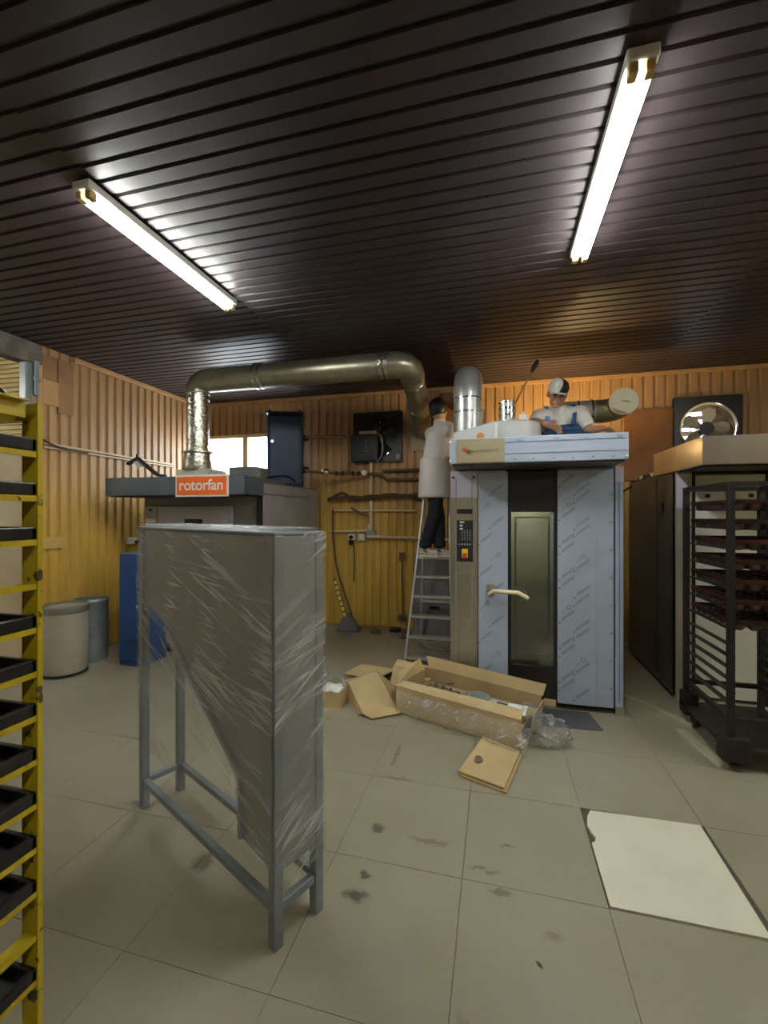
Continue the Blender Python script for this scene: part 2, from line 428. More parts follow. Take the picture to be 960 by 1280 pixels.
# floor: 0.57 x 0.61 m tiles on a dark bed
fl = struct(MB().box(XL - .15, XR + .1, YF - .1, YB + .15, -.12, -.010).build('floor', M_base))
tx = [.43 + .57 * k for k in range(-9, 7)]; ty = [1.88 + .61 * k for k in range(-8, 7)]
tile = MB().box(.0011, .5689, .0011, .6089, -.010, 0).mesh('tile'); tile.materials.append(M_floor)
nt = 0
for x in tx:
    for y in ty:
        if y < -1.3: continue
        if abs(x - .43) < .01 and abs(y - 1.88) < .01: continue
        x1, y1 = min(x + .57, XR), min(y + .61, YB); x0 = max(x, XL - .12)
        if x1 - x0 < .02 or y1 - y < .02: continue
        if x1 - x0 > .56 and y1 - y > .6:
            o = bpy.data.objects.new('floor_tile', tile); o.location = (x, y, 0)
        else:
            me = MB().box(.0011, x1 - x0 - .0011, .0011, y1 - y - .0011, -.010, 0).mesh('tile_cut'); me.materials.append(M_floor)
            o = bpy.data.objects.new('floor_tile', me); o.location = (x0, y, 0)
        C.objects.link(o); o.parent = fl
# the replaced white tile with its chipped corner
o = MB().prism([(.437, 1.890, -.01), (.975, 1.890, -.01), (.985, 2.495, -.01), (.478, 2.478, -.01), (.455, 2.43, -.01), (.440, 2.36, -.01), (.448, 2.31, -.01), (.463, 2.275, -.01), (.452, 2.245, -.01), (.437, 2.235, -.01)], (0, 0, .0125)).build('floor_tile', M_white_tile, fl)
o['label'] = 'white replacement floor tile with a chipped edge'

PROF_W = [(0, 0), (.60, 0), (.70, 1), (.90, 1)]      # crest, groove (fraction of the pitch, depth)
PROF_C = [(0, 0), (.74, 0), (.80, 1), (.94, 1)]
def corr(a0, a1, b0, b1, pitch, depth, prof, put, holes=()):
    """profiled sheet: a across the ribs, b along them; holes are (a0,a1,b0,b1)"""
    brk = []
    k0 = math.floor(a0 / pitch)
    k = k0
    while k * pitch < a1:
        for i, (fr, d) in enumerate(prof): brk.append((k * pitch + fr * pitch, d))
        k += 1
    brk.append((k * pitch, 0))
    def depth_at(a):
        for (p, d), (q, e) in zip(brk, brk[1:]):
            if p - 1e-9 <= a <= q + 1e-9: return d + (e - d) * (a - p) / max(q - p, 1e-9)
        return 0
    xs = sorted(set([round(p, 5) for p, d in brk if a0 < p < a1] + [a0, a1] + [h for hh in holes for h in hh[:2] if a0 < h < a1]))
    mb = MB()
    for p, q in zip(xs, xs[1:]):
        mid = (p + q) / 2; spans = [(b0, b1)]
        for h in holes:
            if h[0] < mid < h[1]:
                ns = []
                for lo, hi in spans:
                    if h[2] > lo: ns.append((lo, min(hi, h[2])))
                    if h[3] < hi: ns.append((max(lo, h[3]), hi))
                spans = [t for t in ns if t[1] - t[0] > 1e-4]
        dp, dq = depth_at(p) * depth, depth_at(q) * depth
        for lo, hi in spans:
            mb.add([put(p, lo, dp), put(q, lo, dq), put(q, hi, dq), put(p, hi, dp)], [(0, 1, 2, 3)])
    return mb
def slab(name, rects, put, m):
    mb = MB()
    for a0, a1, b0, b1 in rects:
        vs = [put(a, b, t) for t in (0, 1) for a, b in ((a0, b0), (a1, b0), (a1, b1), (a0, b1))]
        mb.add(vs, [(0, 3, 2, 1), (4, 5, 6, 7), (0, 1, 5, 4), (1, 2, 6, 5), (2, 3, 7, 6), (3, 0, 4, 7)])
    return struct(mb.build(name, m))
def cut(a0, a1, b0, b1, holes):
    """split a rectangle around holes (sorted along a, no overlap)"""
    out = []; x = a0
    for h in sorted(holes):
        out.append((x, h[0], b0, b1))
        if h[2] > b0: out.append((h[0], h[1], b0, h[2]))
        if h[3] < b1: out.append((h[0], h[1], h[3], b1))
        x = h[1]
    out.append((x, a1, b0, b1)); return out

WIN = (-4.30, -2.75, 1.98, 2.74); FANR = (2.02, 2.62, 2.28, 2.82); FANL = (-1.80, -1.32, 2.34, 2.86)
holes = [WIN, FANR, FANL]
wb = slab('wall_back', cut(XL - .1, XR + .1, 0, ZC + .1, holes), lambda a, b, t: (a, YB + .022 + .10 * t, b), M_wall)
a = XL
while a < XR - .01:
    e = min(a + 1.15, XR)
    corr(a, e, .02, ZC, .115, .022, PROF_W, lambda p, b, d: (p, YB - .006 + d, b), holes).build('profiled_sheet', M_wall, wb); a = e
# left wall with the wide gateway to the next room
GATE = (.55, 3.33)
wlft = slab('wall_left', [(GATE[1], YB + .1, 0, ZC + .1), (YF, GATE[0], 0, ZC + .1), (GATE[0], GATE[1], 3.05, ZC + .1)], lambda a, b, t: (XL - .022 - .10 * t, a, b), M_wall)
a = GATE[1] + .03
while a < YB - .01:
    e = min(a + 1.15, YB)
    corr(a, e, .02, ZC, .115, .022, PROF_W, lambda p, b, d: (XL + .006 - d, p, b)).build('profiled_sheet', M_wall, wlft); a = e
struct(MB().box(XR, XR + .1, YF, YB, 0, ZC + .1).build('wall_right', M_wall))
struct(MB().box(XL, XR, YF - .1, YF, 0, ZC + .1).build('wall_front', M_plaster))
# ceiling: brown profiled sheets, ribs along X
ce = struct(MB().box(XL - .1, XR + .1, YF - .1, YB + .1, ZC + .03, ZC + .12).build('ceiling', M_ceil))
for (x0, x1, dz) in ((XL, -1.92, .0), (-1.94, 1.7, -.010), (1.68, XR, 0.0)):
    corr(YF, YB, x0, x1, .099, .014, PROF_C, lambda p, b, d, dz=dz: (b, p, ZC + dz + d)).build('profiled_sheet', M_ceil, ce)
# trims along the tops of the walls
struct(MB().box(XL, XR, YB - .035, YB - .008, ZC - .055, ZC - .002).build('trim_1', M_trim, bevel=.006))
struct(MB().box(XL + .008, XL + .045, 3.69, YB - .04, ZC - .06, ZC - .004).build('trim_2', M_trim, bevel=.008))
struct(MB().box(XL - .10, XL + .02, GATE[1] - .01, GATE[1] + .035, 0, ZC - .01).build('trim_3', M_trim))
# gateway lintel and its steel track bracket
struct(MB().box(XL - .13, XL + .03, GATE[0], 3.36, 3.03, ZC - .004).build('trim_4', M_conc, bevel=.01), 'rough grey lintel over the gateway')
struct(MB().box(XL - .06, XL + .02, 3.20, 3.27, 2.50, 3.03).box(XL - .02, XL + .035, 3.275, 3.325, 2.72, 3.06).box(XL + .0, XL + .04, 3.26, 3.34, 2.86, 2.90).build('trim_5', M_galvbin, bevel=.006), 'grey steel track bracket at the gateway corner')
# next room
struct(MB().box(-9, XL - .12, -2, 3.6, -.06, 0).build('floor_1', mat('pale_floor', (.62, .60, .52), .5, 0, (.55, .52, .45), 3)))
struct(MB().box(-9, XL - .12, -2, 3.6, 3.40, 3.5).build('ceiling_1', M_plaster))
w2 = struct(MB().box(-9, XL - .12, 3.52, 3.62, 0, 3.42).build('wall_1', M_plaster))
struct(MB().box(-9.1, -9, -2, 3.6, 0, 3.4).build('wall_2', M_plaster)); struct(MB().box(-9, XL - .12, -2.1, -2, 0, 3.4).build('wall_3', M_plaster))
me = MB().prism([(-8.9, 3.52, 0), (-8.9, 3.500, .004), (-8.9, 3.508, .046), (-8.9, 3.52, .048)], (4.37, 0, 0)).mesh('board'); me.materials.append(M_siding)
for k in range(22):
    o = bpy.data.objects.new('siding_board', me); o.location = (0, 0, 2.30 + k * .05); C.objects.link(o); o.parent = w2
# patch boards on the left wall
for i, (y0, y1, z0, z1) in enumerate(((3.37, 3.52, 2.92, 3.16), (3.37, 3.53, 2.66, 2.91), (3.53, 3.70, 2.60, 3.16))):
    o = MB().box(XL + .004, XL + .016, y0, y1, z0, z1).build('patch_board', M_wood if i != 1 else M_trim, wlft)
MB().box(XL + .004, XL + .022, 3.365, 3.61, 1.20, 1.32).build('patch_board', mat('sawn_board', (.66, .44, .14), .6), wlft)

# window
wz0, wz1 = WIN[2], WIN[3]
wn1 = struct(MB().box(WIN[0], WIN[1], YB - .02, YB + .10, wz0, wz0 + .05).box(WIN[0], WIN[1], YB - .02, YB + .10, wz1 - .05, wz1)
             .box(WIN[0], WIN[0] + .05, YB - .02, YB + .10, wz0 + .05, wz1 - .05).box(WIN[1] - .05, WIN[1], YB - .02, YB + .10, wz0 + .05, wz1 - .05)
             .box(-3.655, -3.575, YB - .015, YB + .09, wz0 + .05, wz1 - .05).build('window_1', mat('cream_window_frame', (.78, .62, .36), .45), bevel=.004))
for x0, x1 in ((WIN[0] + .05, -3.655), (-3.575, WIN[1] - .05)):
    MB().box(x0, x1, YB + .045, YB + .051, wz0 + .05, wz1 - .05).build('pane', M_glass, wn1)

# ------------------------------------------------------------------ fluorescent lights
def fluo(x, y0, y1, label, grp='twin-tube ceiling lights'):
    t = thing('ceiling_light', label, 'light', (x, (y0 + y1) / 2, ZC - .012), 0, grp)
    z = ZC - .012
    MB().box(x - .055, x + .055, y0, y1, z - .045, z).build('fixture_body', M_white, t, bevel=.008)
    for s in (-1, 1):
        MB().cyl((x + s * .028, y0 + .06, z - .066), (x + s * .028, y1 - .05, z - .066), .016, n=12).build('fluorescent_tube', M_tube, t, smooth=True)
        for ya, yb in ((y0 + .012, y0 + .058), (y1 - .048, y1 - .008)):
            MB().box(x + s * .028 - .016, x + s * .028 + .016, ya, yb, z - .085, z - .045).build('lamp_holder', M_yellow_end, t, bevel=.005)
    return t
fluo(.51, 1.73, 2.99, 'twin-tube fluorescent light glowing in line with the new film-covered oven')
fluo(-2.01, 1.73, 3.01, 'twin-tube fluorescent light glowing above the wrapped hopper')
fluo(.51, -1.75, -.49, 'added unseen twin-tube fluorescent light over the open floor away from the ovens')  # out-of-view fill light, added behind the camera
fluo(3.03, 1.73, 2.99, 'added unseen twin-tube fluorescent light in front of the oven with the tray trolley')  # added out of view to brighten the right-hand oven front and hood
fluo(-6.2, 1.0, 2.26, 'added unseen twin-tube fluorescent light in the room past the gateway')  # unseen light added to brighten the next room

# ------------------------------------------------------------------ wrapped hopper (local frame: x along its face, y to the back)
A = Vector((-1.834, 1.918)); Bv = Vector((-.757, 1.394)); rot = math.atan2(Bv.y - A.y, Bv.x - A.x)
hp = thing('hopper', 'grey steel wedge-shaped hopper on legs, wrapped in clear stretch film', 'hopper', (A.x, A.y, 0), rot)
T, HH, HW = .23, 1.475, 1.2
poly = [(.035, HH - .004), (HW - .02, HH - .004), (HW - .02, .262), (.965, .292), (.965, .535), (.30, 1.005), (.035, 1.10)]
MB().prism([(x, .012, z) for x, z in poly], (0, T - .024, 0)).build('body', M_hopper, hp, local=True, bevel=.004)
MB().box(HW - .019, HW - .004, .036, T - .036, .27, HH - .004).build('side_panel', M_hopper_s, hp, local=True, bevel=.003)
# folded flange along the sloping edge
MB().bar((.30, .006, 1.006), (.965, .006, .532), .026, .010, (0, 1, 0)).build('flange', M_steelgrey, hp, local=True)
MB().bar((.965, .006, .535), (.965, .006, .292), .020, .010, (0, 1, 0)).build('flange', M_steelgrey, hp, local=True)
for (x, y) in ((0, 0), (0, T - .04), (HW - .04, 0), (HW - .04, T - .04)):
    y0 = y if (x > .5 or y > .1) else y
    MB().box(x, x + .04, y - .002, y + .038, 0, HH).build('leg', M_steelgrey, hp, local=True, bevel=.004)
for y in (.003, T - .033): MB().box(.04, HW - .04, y, y + .03, .125, .155).build('rail', M_steelgrey, hp, local=True, bevel=.003)
for x in (.005, HW - .035): MB().box(x, x + .03, .038, T - .042, .125, .155).build('rail', M_steelgrey, hp, local=True, bevel=.003)
MB().box(0, HW, -.004, T, HH, HH + .012).build('top_plate', M_steelgrey, hp, local=True, bevel=.004)
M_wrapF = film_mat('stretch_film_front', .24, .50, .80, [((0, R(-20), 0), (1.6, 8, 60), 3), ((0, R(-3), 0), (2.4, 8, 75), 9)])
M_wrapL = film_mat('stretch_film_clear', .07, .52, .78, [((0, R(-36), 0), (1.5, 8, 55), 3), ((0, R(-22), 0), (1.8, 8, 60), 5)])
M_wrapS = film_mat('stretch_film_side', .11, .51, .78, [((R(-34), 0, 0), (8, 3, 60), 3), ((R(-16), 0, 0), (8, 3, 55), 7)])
def wr(x, z, k): return .005 * math.sin(9 * x + 14 * z + k) + .004 * math.sin(31 * z - 13 * x + 2 * k)
def film_front(u, v):
    x = u * HW; lo = .50 if x < .8 else .50 - (x - .8) * .55
    lo = .62 - .38 * u ** 2; z = lo + (HH + .004 - lo) * v
    pull = .004 * math.sin(60 * (z * .9 - x * .42)) * (1 - v)
    return (x, -.012 - abs(wr(x, z, 0)) * .7 - abs(pull), z)
zs = lambda x: 1.10 - (x - .035) * .36 if x < .3 else 1.005 - (x - .3) * .707
def frontpart(x0f, x1f, nu, nv):
    mb = MB()
    def P(u, v):
        z = .30 + (HH - .30) * v; a, b = x0f(z), x1f(z); x = a + (b - a) * u
        return (x, -.010 - abs(wr(x, z, 0)) * .7 - .003 * abs(math.sin(55 * (z * .9 + x * .42))) * (1 - v), z)
    return mb.grid(P, nu, nv)
xs_of = lambda z: 0.0 if z > 1.1 else min(.965, (1.10 - z) / .36 + .0) if z > 1.005 else min(.965, (1.005 - z) / .707 + .30)
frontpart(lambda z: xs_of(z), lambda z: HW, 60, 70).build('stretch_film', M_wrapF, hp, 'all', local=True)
# film bridging the open side, between the leg and the slope
def PL(u, v):
    xr = 0.0; z1 = zs(.04); 
    x = .0 + u * .93; ztop = zs(max(x, .035)) ; zlow = .36 - .06 * u
    z = zlow + (max(ztop, zlow + .01) - zlow) * v
    return (x, -.009 - .004 * abs(math.sin(50 * (z * .8 + x * .6))), z)
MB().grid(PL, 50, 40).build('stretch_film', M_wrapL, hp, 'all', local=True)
def PS(u, v):
    y = -.006 + u * (T + .008); z = .20 + .04 * u + (HH - .2) * v
    return (HW + .006 + .004 * abs(math.sin(40 * z - 60 * y)) + .003 * math.sin(23 * z), y, min(z, HH + .008))
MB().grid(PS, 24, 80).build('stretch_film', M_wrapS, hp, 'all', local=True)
def PT(u, v):
    x, y = u * HW, -.008 + v * (T + .016)
    return (x, y, HH + .018 + .006 * abs(math.sin(37 * x + 20 * y)) + .003 * math.sin(90 * x))
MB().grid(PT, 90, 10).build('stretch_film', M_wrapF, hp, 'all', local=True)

# ------------------------------------------------------------------ old oven with orange sign
ov = thing('rack_oven', 'old grey rack oven with blue-grey hood and orange sign', 'oven', (-3.2, 4.7, 0))
ox0, ox1, oy0, oy1, oz = -3.86, -2.40, 4.12, 5.62, 1.90
MB().box(ox0, ox1, oy0, oy1, .06, oz).build('body', M_greyoven, ov, bevel=.006)
MB().box(ox0 + .05, ox1 - .05, oy0 + .05, oy1 - .05, 0, .06).build('base', M_black, ov)
MB().box(ox1 - .03, ox1 + .015, oy0 - .03, oy0 + .02, .06, oz + .04).build('corner_post', M_black, ov, bevel=.004)
MB().box(ox1, ox1 + .012, oy0 + .04, oy1 - .02, .1, oz - .02).build('side_panel', M_greyoven_l, ov, bevel=.004)
MB().box(ox1 + .012, ox1 + .02, oy0 + .06, oy1 - .3, 1.76, 1.775).build('seam_strip', M_greyoven, ov)
d = MB().box(-3.66, -2.72, oy0 - .035, oy0, .12, 1.64).build('door', M_greyoven_l, ov, bevel=.006)
MB().box(-3.30, -3.08, oy0 - .045, oy0 - .034, .4, 1.5).build('window', M_black, d, bevel=.004)
MB().bar((-2.80, oy0 - .07, .8), (-2.80, oy0 - .07, 1.15), .03, .03).build('handle', M_chrome, d, bevel=.005)
MB().box(-3.845, -3.68, oy0 - .02, oy0, .12, 1.64).build('control_column', M_greyoven_l, ov, bevel=.004)
MB().box(-3.83, -3.70, oy0 - .024, oy0 - .018, 1.40, 1.50).build('control_label', M_white, ov)
MB().cyl((-3.765, oy0 - .03, 1.60), (-3.765, oy0 - .018, 1.60), .016).build('knob', M_black, ov, smooth=True)
hd = MB()
hx0, hx1, hy0 = -4.02, -2.36, 3.75
hd.box(hx0, hx1, hy0, oy0, 1.745, 1.935)
hd.box(ox0, ox1, oy0, 4.7, oz, 1.935)
h = hd.build('hood', M_navyhood, ov, bevel=.005)
MB().box(hx0 + .03, hx1 - .03, hy0 + .03, oy0, 1.735, 1.7455).build('hood_lining', M_black, ov)
sg = MB().box(-3.13, -2.525, hy0 - .016, hy0 - .002, 1.725, 1.945).build('sign_frame', M_white, ov, bevel=.003)
MB().box(-3.112, -2.543, hy0 - .020, hy0 - .015, 1.745, 1.925).build('sign_face', M_orange, sg)
text_mesh('rotorfan', .150, Matrix.Translation((-2.83, hy0 - .0215, 1.838)) @ Matrix.Rotation(pi / 2, 4, 'X') @ Matrix.Diagonal((1.0, 1, 1, 1)), 'sign_lettering', M_white, sg, bold=.002)
# parts on the oven roof
MB().box(-3.30, -2.92, 3.95, 4.28, 1.936, 2.03).build('flue_box', mat('pale_flue_box', (.62, .58, .44), .5), ov, bevel=.004)
MB().box(-2.90, -2.56, 4.3, 4.6, 1.936, 2.08).build('motor_cover', M_greyoven, ov, bevel=.01)
MB().box(-2.50, -2.40, 4.12, 4.25, 1.936, 2.04).build('junction_box', M_greyoven, ov, bevel=.006)
MB().tube(spline([(-2.44, 4.3, 1.95), (-2.35, 4.6, 1.99), (-2.38, 4.9, 1.95)], 5), .012, 8).build('cable', M_black, ov, smooth=True)
# bent spout lying on the hood
tw = thing('bent_bar', 'dark bent bar with a hooked end lying on the grey-blue hood', 'bar', (-3.4, 3.86, 1.936))
MB().bar((-3.36, 3.86, 1.95), (-3.47, 3.86, 1.97), .05, .03).bar((-3.46, 3.86, 1.965), (-3.72, 3.86, 2.155), .05, .03).bar((-3.70, 3.86, 2.155), (-3.84, 3.86, 2.09), .045, .028).build('bar', M_blk_plastic, tw, bevel=.006)
MB().cyl((-3.715, 3.86, 2.16), (-3.715, 3.86, 2.195), .014).build('bolt', M_black, tw, smooth=True)
MB().prism([(-3.60, 3.85, 2.06), (-3.70, 3.85, 2.13), (-3.76, 3.85, 2.11), (-3.70, 3.85, 2.05)], (0, .012, 0)).build('plastic_wrap', mat('milky_plastic', (.7, .7, .68), .4), tw)

# flue of the old oven
du = thing('flue_duct', 'dull galvanised flue duct running from the orange-signed oven to the wall', 'duct', (-3.12, 4.06, 2.03))
DX, DY, DZ, DR = -3.12, 4.06, 2.985, .125
MB().lathe([(.15, 2.03), (.155, 2.05), (.135, 2.20), (.165, 2.21), (.165, 2.225), (.12, 2.23)], (DX, DY, 0), 24).build('collar', M_foil, du, smooth=True)
MB().cyl((DX, DY, 2.22), (DX, DY, DZ - .13), .115, n=24).build('riser', M_foil, du, smooth=True)
MB().tube([(DX, DY, DZ - .14), (DX, DY, DZ - .10), (DX + .035, DY, DZ - .03), (DX + .10, DY, DZ), (DX + .15, DY, DZ)], .122, 20).build('elbow', M_galv_old, du, smooth=True)
MB().cyl((DX + .14, DY, DZ), (-1.0, DY + .02, DZ), DR, n=28).build('run', M_galv_old, du, smooth=True)
for z in (2.30, 2.36, 2.78): MB().lathe([(.117, z), (.121, z), (.121, z + .02), (.117, z + .02)], (DX, DY, 0), 24).build('band', M_foil, du, smooth=True)
RX = Matrix.Rotation(pi / 2, 4, 'Y')
for x in (-2.42, -2.36, -1.08, -1.02): MB().lathe([(DR, x), (DR + .006, x), (DR + .006, x + .035), (DR, x + .035)], (0, DY + .01, DZ), 24, RX).build('band', M_foil, du, smooth=True)
EX = -.80
end = Vector((-.93, 5.74, 2.66)); p1 = Vector((EX, 4.22, DZ - .05)); dirw = (end - p1).normalized()
MB().tube([(-1.0, DY + .02, DZ), (-.93, DY + .025, DZ), (-.85, DY + .06, DZ - .005), (EX - .01, DY + .13, DZ - .025), p1 + dirw * .06], DR, 22).build('elbow', M_galv_old, du, smooth=True)
MB().cyl(p1 + dirw * .02, end, DR - .008, n=24).build('run', M_galv_old, du, smooth=True)
for k in (.12, .75):
    p = p1 + dirw * k; MB().tube([p, p + dirw * .02], DR, 24).build('band', M_chrome, du, smooth=True)
MB().box(-1.10, -.70, 5.745, 5.765, 2.40, 2.90).build('wall_plate', mat('grey_wall_plate', (.36, .35, .27), .5), du, bevel=.003)

# navy tank by the window, standing on the old oven
tk = thing('tank', 'tall navy blue metal tank beside the bright window', 'tank', (-2.86, 5.35, 1.90))
Mt = Matrix.Translation((-2.70, 5.28, 0)) @ Matrix.Rotation(R(22), 4, 'Z')
MB().box(-.225, .225, -.20, .20, 1.90, 2.86, Mt).build('shell', M_navy, tk, bevel=.05)
MB().box(-.235, .235, -.21, .21, 2.845, 2.872, Mt).build('lid', M_navy, tk, bevel=.008)
for sx in (-1, 1): MB().cyl(Mt @ Vector((sx * .19, -.15, 2.87)), Mt @ Vector((sx * .19, -.15, 2.90)), .016, n=10).build('lug', M_black, tk, smooth=True)
MB().cyl(Mt @ Vector((-.15, -.235, 2.48)), Mt @ Vector((-.15, -.20, 2.48)), .022, n=12).build('bolt', M_galv, tk, smooth=True)
for z in (2.56, 2.14): MB().cyl(Mt @ Vector((.21, -.05, z)), Mt @ Vector((.30, -.05, z)), .05, .035, n=14).build('flange', M_black, tk, smooth=True)

# ------------------------------------------------------------------ wall fan (left) and fan heater
fa = thing('wall_fan', 'square black wall fan panel above the brown pipes', 'fan', (-1.56, 5.76, 2.26))
MB().plate_hole(-1.905, -1.22, 2.26, 2.945, -1.56, 2.60, .27, 5.715, 5.765).build('frame', M_black, fa, bevel=.003)
MB().plate_hole(-1.84, -1.28, 2.32, 2.88, -1.448, 2.405, .030, 5.768, 5.772).build('backing_plate', M_black, fa)
MB().cyl((-1.56, 5.71, 2.60), (-1.56, 5.76, 2.60), .075, n=18).build('hub', M_black, fa, smooth=True)
for k in range(5):
    a = R(20 + 72 * k); e1 = Vector((math.cos(a), 0, math.sin(a))); e2 = Vector((-math.sin(a), 0, math.cos(a))); c = Vector((-1.56, 5.735, 2.60))
    MB().prism([c + e1 * .06 - e2 * .03 + Vector((0, .012, 0)), c + e1 * .25 - e2 * .09 + Vector((0, .02, 0)), c + e1 * .26 + e2 * .05 - Vector((0, .015, 0)), c + e1 * .06 + e2 * .03 - Vector((0, .012, 0))], (0, .003, 0)).build('blade', M_black, fa)
for (x, z, r) in ((-1.52, 2.80, .016), (-1.48, 2.76, .010), (-1.53, 2.70, .010), (-1.48, 2.60, .010), (-1.39, 2.80, .008)):
    MB().ball((x, 5.712, z), r, 10, 6).build('bolt', M_chrome, fa, smooth=True)
MB().box(-1.30, -1.25, 5.708, 5.714, 2.29, 2.36).build('rating_plate', M_greyoven, fa)
ht = thing('fan_heater', 'small dark box heater in front of the square black fan panel', 'heater', (-1.72, 5.6, 2.27))
MB().box(-1.915, -1.54, 5.63, 5.705, 2.265, 2.63).build('case', M_black, ht, bevel=.012)
MB().box(-1.895, -1.56, 5.622, 5.63, 2.285, 2.61).build('front_grille', M_navyhood if False else M_black, ht, bevel=.004)
for (z, w) in ((2.54, .018), (2.46, .026), (2.40, .014)): MB().box(-1.71, -1.70 + .012, 5.616, 5.622, z - w, z + w).build('badge', M_chrome, ht)
MB().bar((-1.80, 5.66, 2.655), (-1.56, 5.66, 2.655), .06, .05).build('top_bracket', mat('tarnished_bracket', (.42, .38, .26), .5, .5), ht, bevel=.01)
MB().tube(spline([(-1.55, 5.66, 2.64), (-1.49, 5.66, 2.58), (-1.48, 5.67, 2.42), (-1.51, 5.67, 2.31), (-1.58, 5.67, 2.24)], 5), .014, 8).build('hose', M_greyoven, ht, smooth=True)

# pipework on the back wall
def pipe(name, pts, r, m, label, grp='pipes and conduits on the back wall', cat='pipe'):
    return tag(MB().tube(pts, r, 10).build(name, m, None, True, loc=Vector(pts[0])), label, cat, grp)
yw = 5.735
pipe('conduit', [(-1.658, yw, 2.265), (-1.658, yw, 1.33)], .022, M_pipe_w, 'upright cream conduit below the dark box heater')
pipe('conduit', [(-2.24, yw, 1.605), (-1.03, yw, 1.60)], .014, M_pipe_w, 'level cream conduit crossing under the sagging brown cable')
pipe('conduit', [(-2.24, yw, 1.31), (-1.66, yw, 1.33)], .018, M_pipe_w, 'cream conduit running from old oven to the wall sockets')
pipe('conduit', [(-1.70, yw - .04, 1.25), (-.98, yw - .04, 1.24)], .016, M_pipe_w, 'cream conduit running from the wall sockets to the stepladder')
pipe('pipe', [(-2.42, 5.27, 2.56), (-2.2, 5.5, 2.59), (-1.94, 5.58, 2.60)], .022, M_pipe_b, 'brown pipe from navy tank to the dark box heater')
pipe('pipe', [(-1.49, yw - .02, 2.14), (-.9, yw - .02, 2.14)], .020, M_pipe_b, 'upper of two brown pipes ending behind the white coat')
pipe('pipe', [(-1.60, yw, 2.10), (-1.52, yw, 2.09), (-1.44, yw, 2.02), (-.9, yw, 2.01)], .022, M_pipe_b, 'lower of two brown pipes, kinked below the fan panel')
v = thing('valve_line', 'brown pipe with round valves between tank and heater', 'pipe', (-2.1, 5.5, 2.1), 0, 'pipes and conduits on the back wall')
MB().tube([(-2.42, 5.27, 2.12), (-2.2, 5.45, 2.10), (-1.60, 5.70, 2.10)], .018, 10).build('pipe', M_pipe_b, v, smooth=True)
MB().tube([(-1.93, 5.60, 2.10), (-1.93, 5.60, 2.27)], .022, 10).build('riser', M_pipe_b, v, smooth=True)
MB().ball((-2.19, 5.42, 2.11), .055, 14, 10).build('valve_body', M_chrome, v, smooth=True)
for x in (-2.08, -2.0, -1.87, -1.80): MB().tube([(x, 5.52 + (x + 2.0) * .3, 2.10), (x + .025, 5.525 + (x + 2.0) * .3, 2.10)], .03, 10).build('coupling', M_black, v, smooth=True)
MB().cyl((-1.72, 5.60, 2.11), (-1.72, 5.66, 2.11), .035, n=16).build('gauge', mat('pale_gauge', (.85, .85, .70), .4), v, smooth=True)
cab = thing('sagging_cable', 'bundle of brown cables sagging across the back wall', 'cable', (-1.6, (yw - .06), 1.8))
for off in (0, .028):
    MB().tube(spline([(-2.26, (yw - .06), 1.74 + off), (-2.05, (yw - .06) - .02, 1.84 - 2 * off), (-1.88, (yw - .06), 1.76 + off), (-1.66, (yw - .06), 1.80 - off), (-1.4, (yw - .06), 1.79 + off), (-1.15, (yw - .06) - .01, 1.80), (-.95, (yw - .06), 1.74 + off * 3)], 6), .020, 8).build('cable', M_cable, cab, smooth=True)
MB().tube(spline([(-1.92, (yw - .06), 1.64), (-1.8, (yw - .06) - .01, 1.57), (-1.68, (yw - .06), 1.53)], 5), .016, 8).build('loose_end', M_pipe_b, cab, smooth=True)
for i, x in enumerate((-1.93, -1.79)):
    t = thing('wall_socket', 'white wall socket, the one with a black plug' if i == 0 else 'white wall socket next to the grey junction box', 'socket', (x, yw, 1.22), 0, 'sockets on the back wall')
    MB().box(x - .045, x + .045, yw - .03, yw + .03, 1.19, 1.28).build('plate', M_white, t, bevel=.01)
    MB().cyl((x, yw - .05, 1.235), (x, yw - .028, 1.235), .028, n=14).build('face', M_white if i else M_black, t, smooth=True)
    if i == 0: MB().box(x - .03, x + .03, yw - .06, yw - .01, 1.13, 1.20).build('plug', M_black, t, bevel=.01)
t = thing('junction_box', 'grey junction box where the cream conduits meet', 'junction box', (-1.66, yw, 1.25))
MB().box(-1.72, -1.59, yw - .035, yw + .03, 1.22, 1.33).build('case', M_galvbin, t, bevel=.01)
MB().box(-1.69, -1.63, yw - .04, yw - .03, 1.345, 1.42).build('gland', M_pipe_w, t, bevel=.006)
tag(MB().tube(spline([(-2.20, 5.70, 1.62), (-2.19, 5.70, 1.15), (-2.12, 5.69, .75), (-1.98, 5.68, .35), (-1.88, 5.66, .10), (-1.75, 5.6, .012)], 6), .013, 8).build('hanging_cable', M_cable, None, True, loc=Vector((-1.75, 5.6, 0))), 'dark cable hanging down yellow wall to the broom', 'cable')
tag(MB().tube(spline([(-1.90, yw - .02, 1.15), (-1.89, yw - .02, .90), (-1.90, yw - .02, .62)], 4), .010, 8).build('cable', M_cable, None, True, loc=Vector((-1.9, yw, .62))), 'short dark cable dangling under the wall sockets', 'cable')
t = thing('wall_cable', 'thin brown cable with a switch on the lower yellow wall', 'cable', (-1.21, yw, .2))
MB().tube(spline([(-1.22, yw, .95), (-1.22, yw, .6), (-1.21, yw, .18)], 4), .010, 8).build('cable', M_pipe_b, t, smooth=True)
MB().box(-1.26, -1.18, yw - .03, yw + .02, .93, 1.04).build('switch', M_pipe_b, t, bevel=.008)
MB().box(-1.27, -1.17, yw - .03, yw + .02, .12, .20).build('bracket', M_pipe_b, t, bevel=.008)
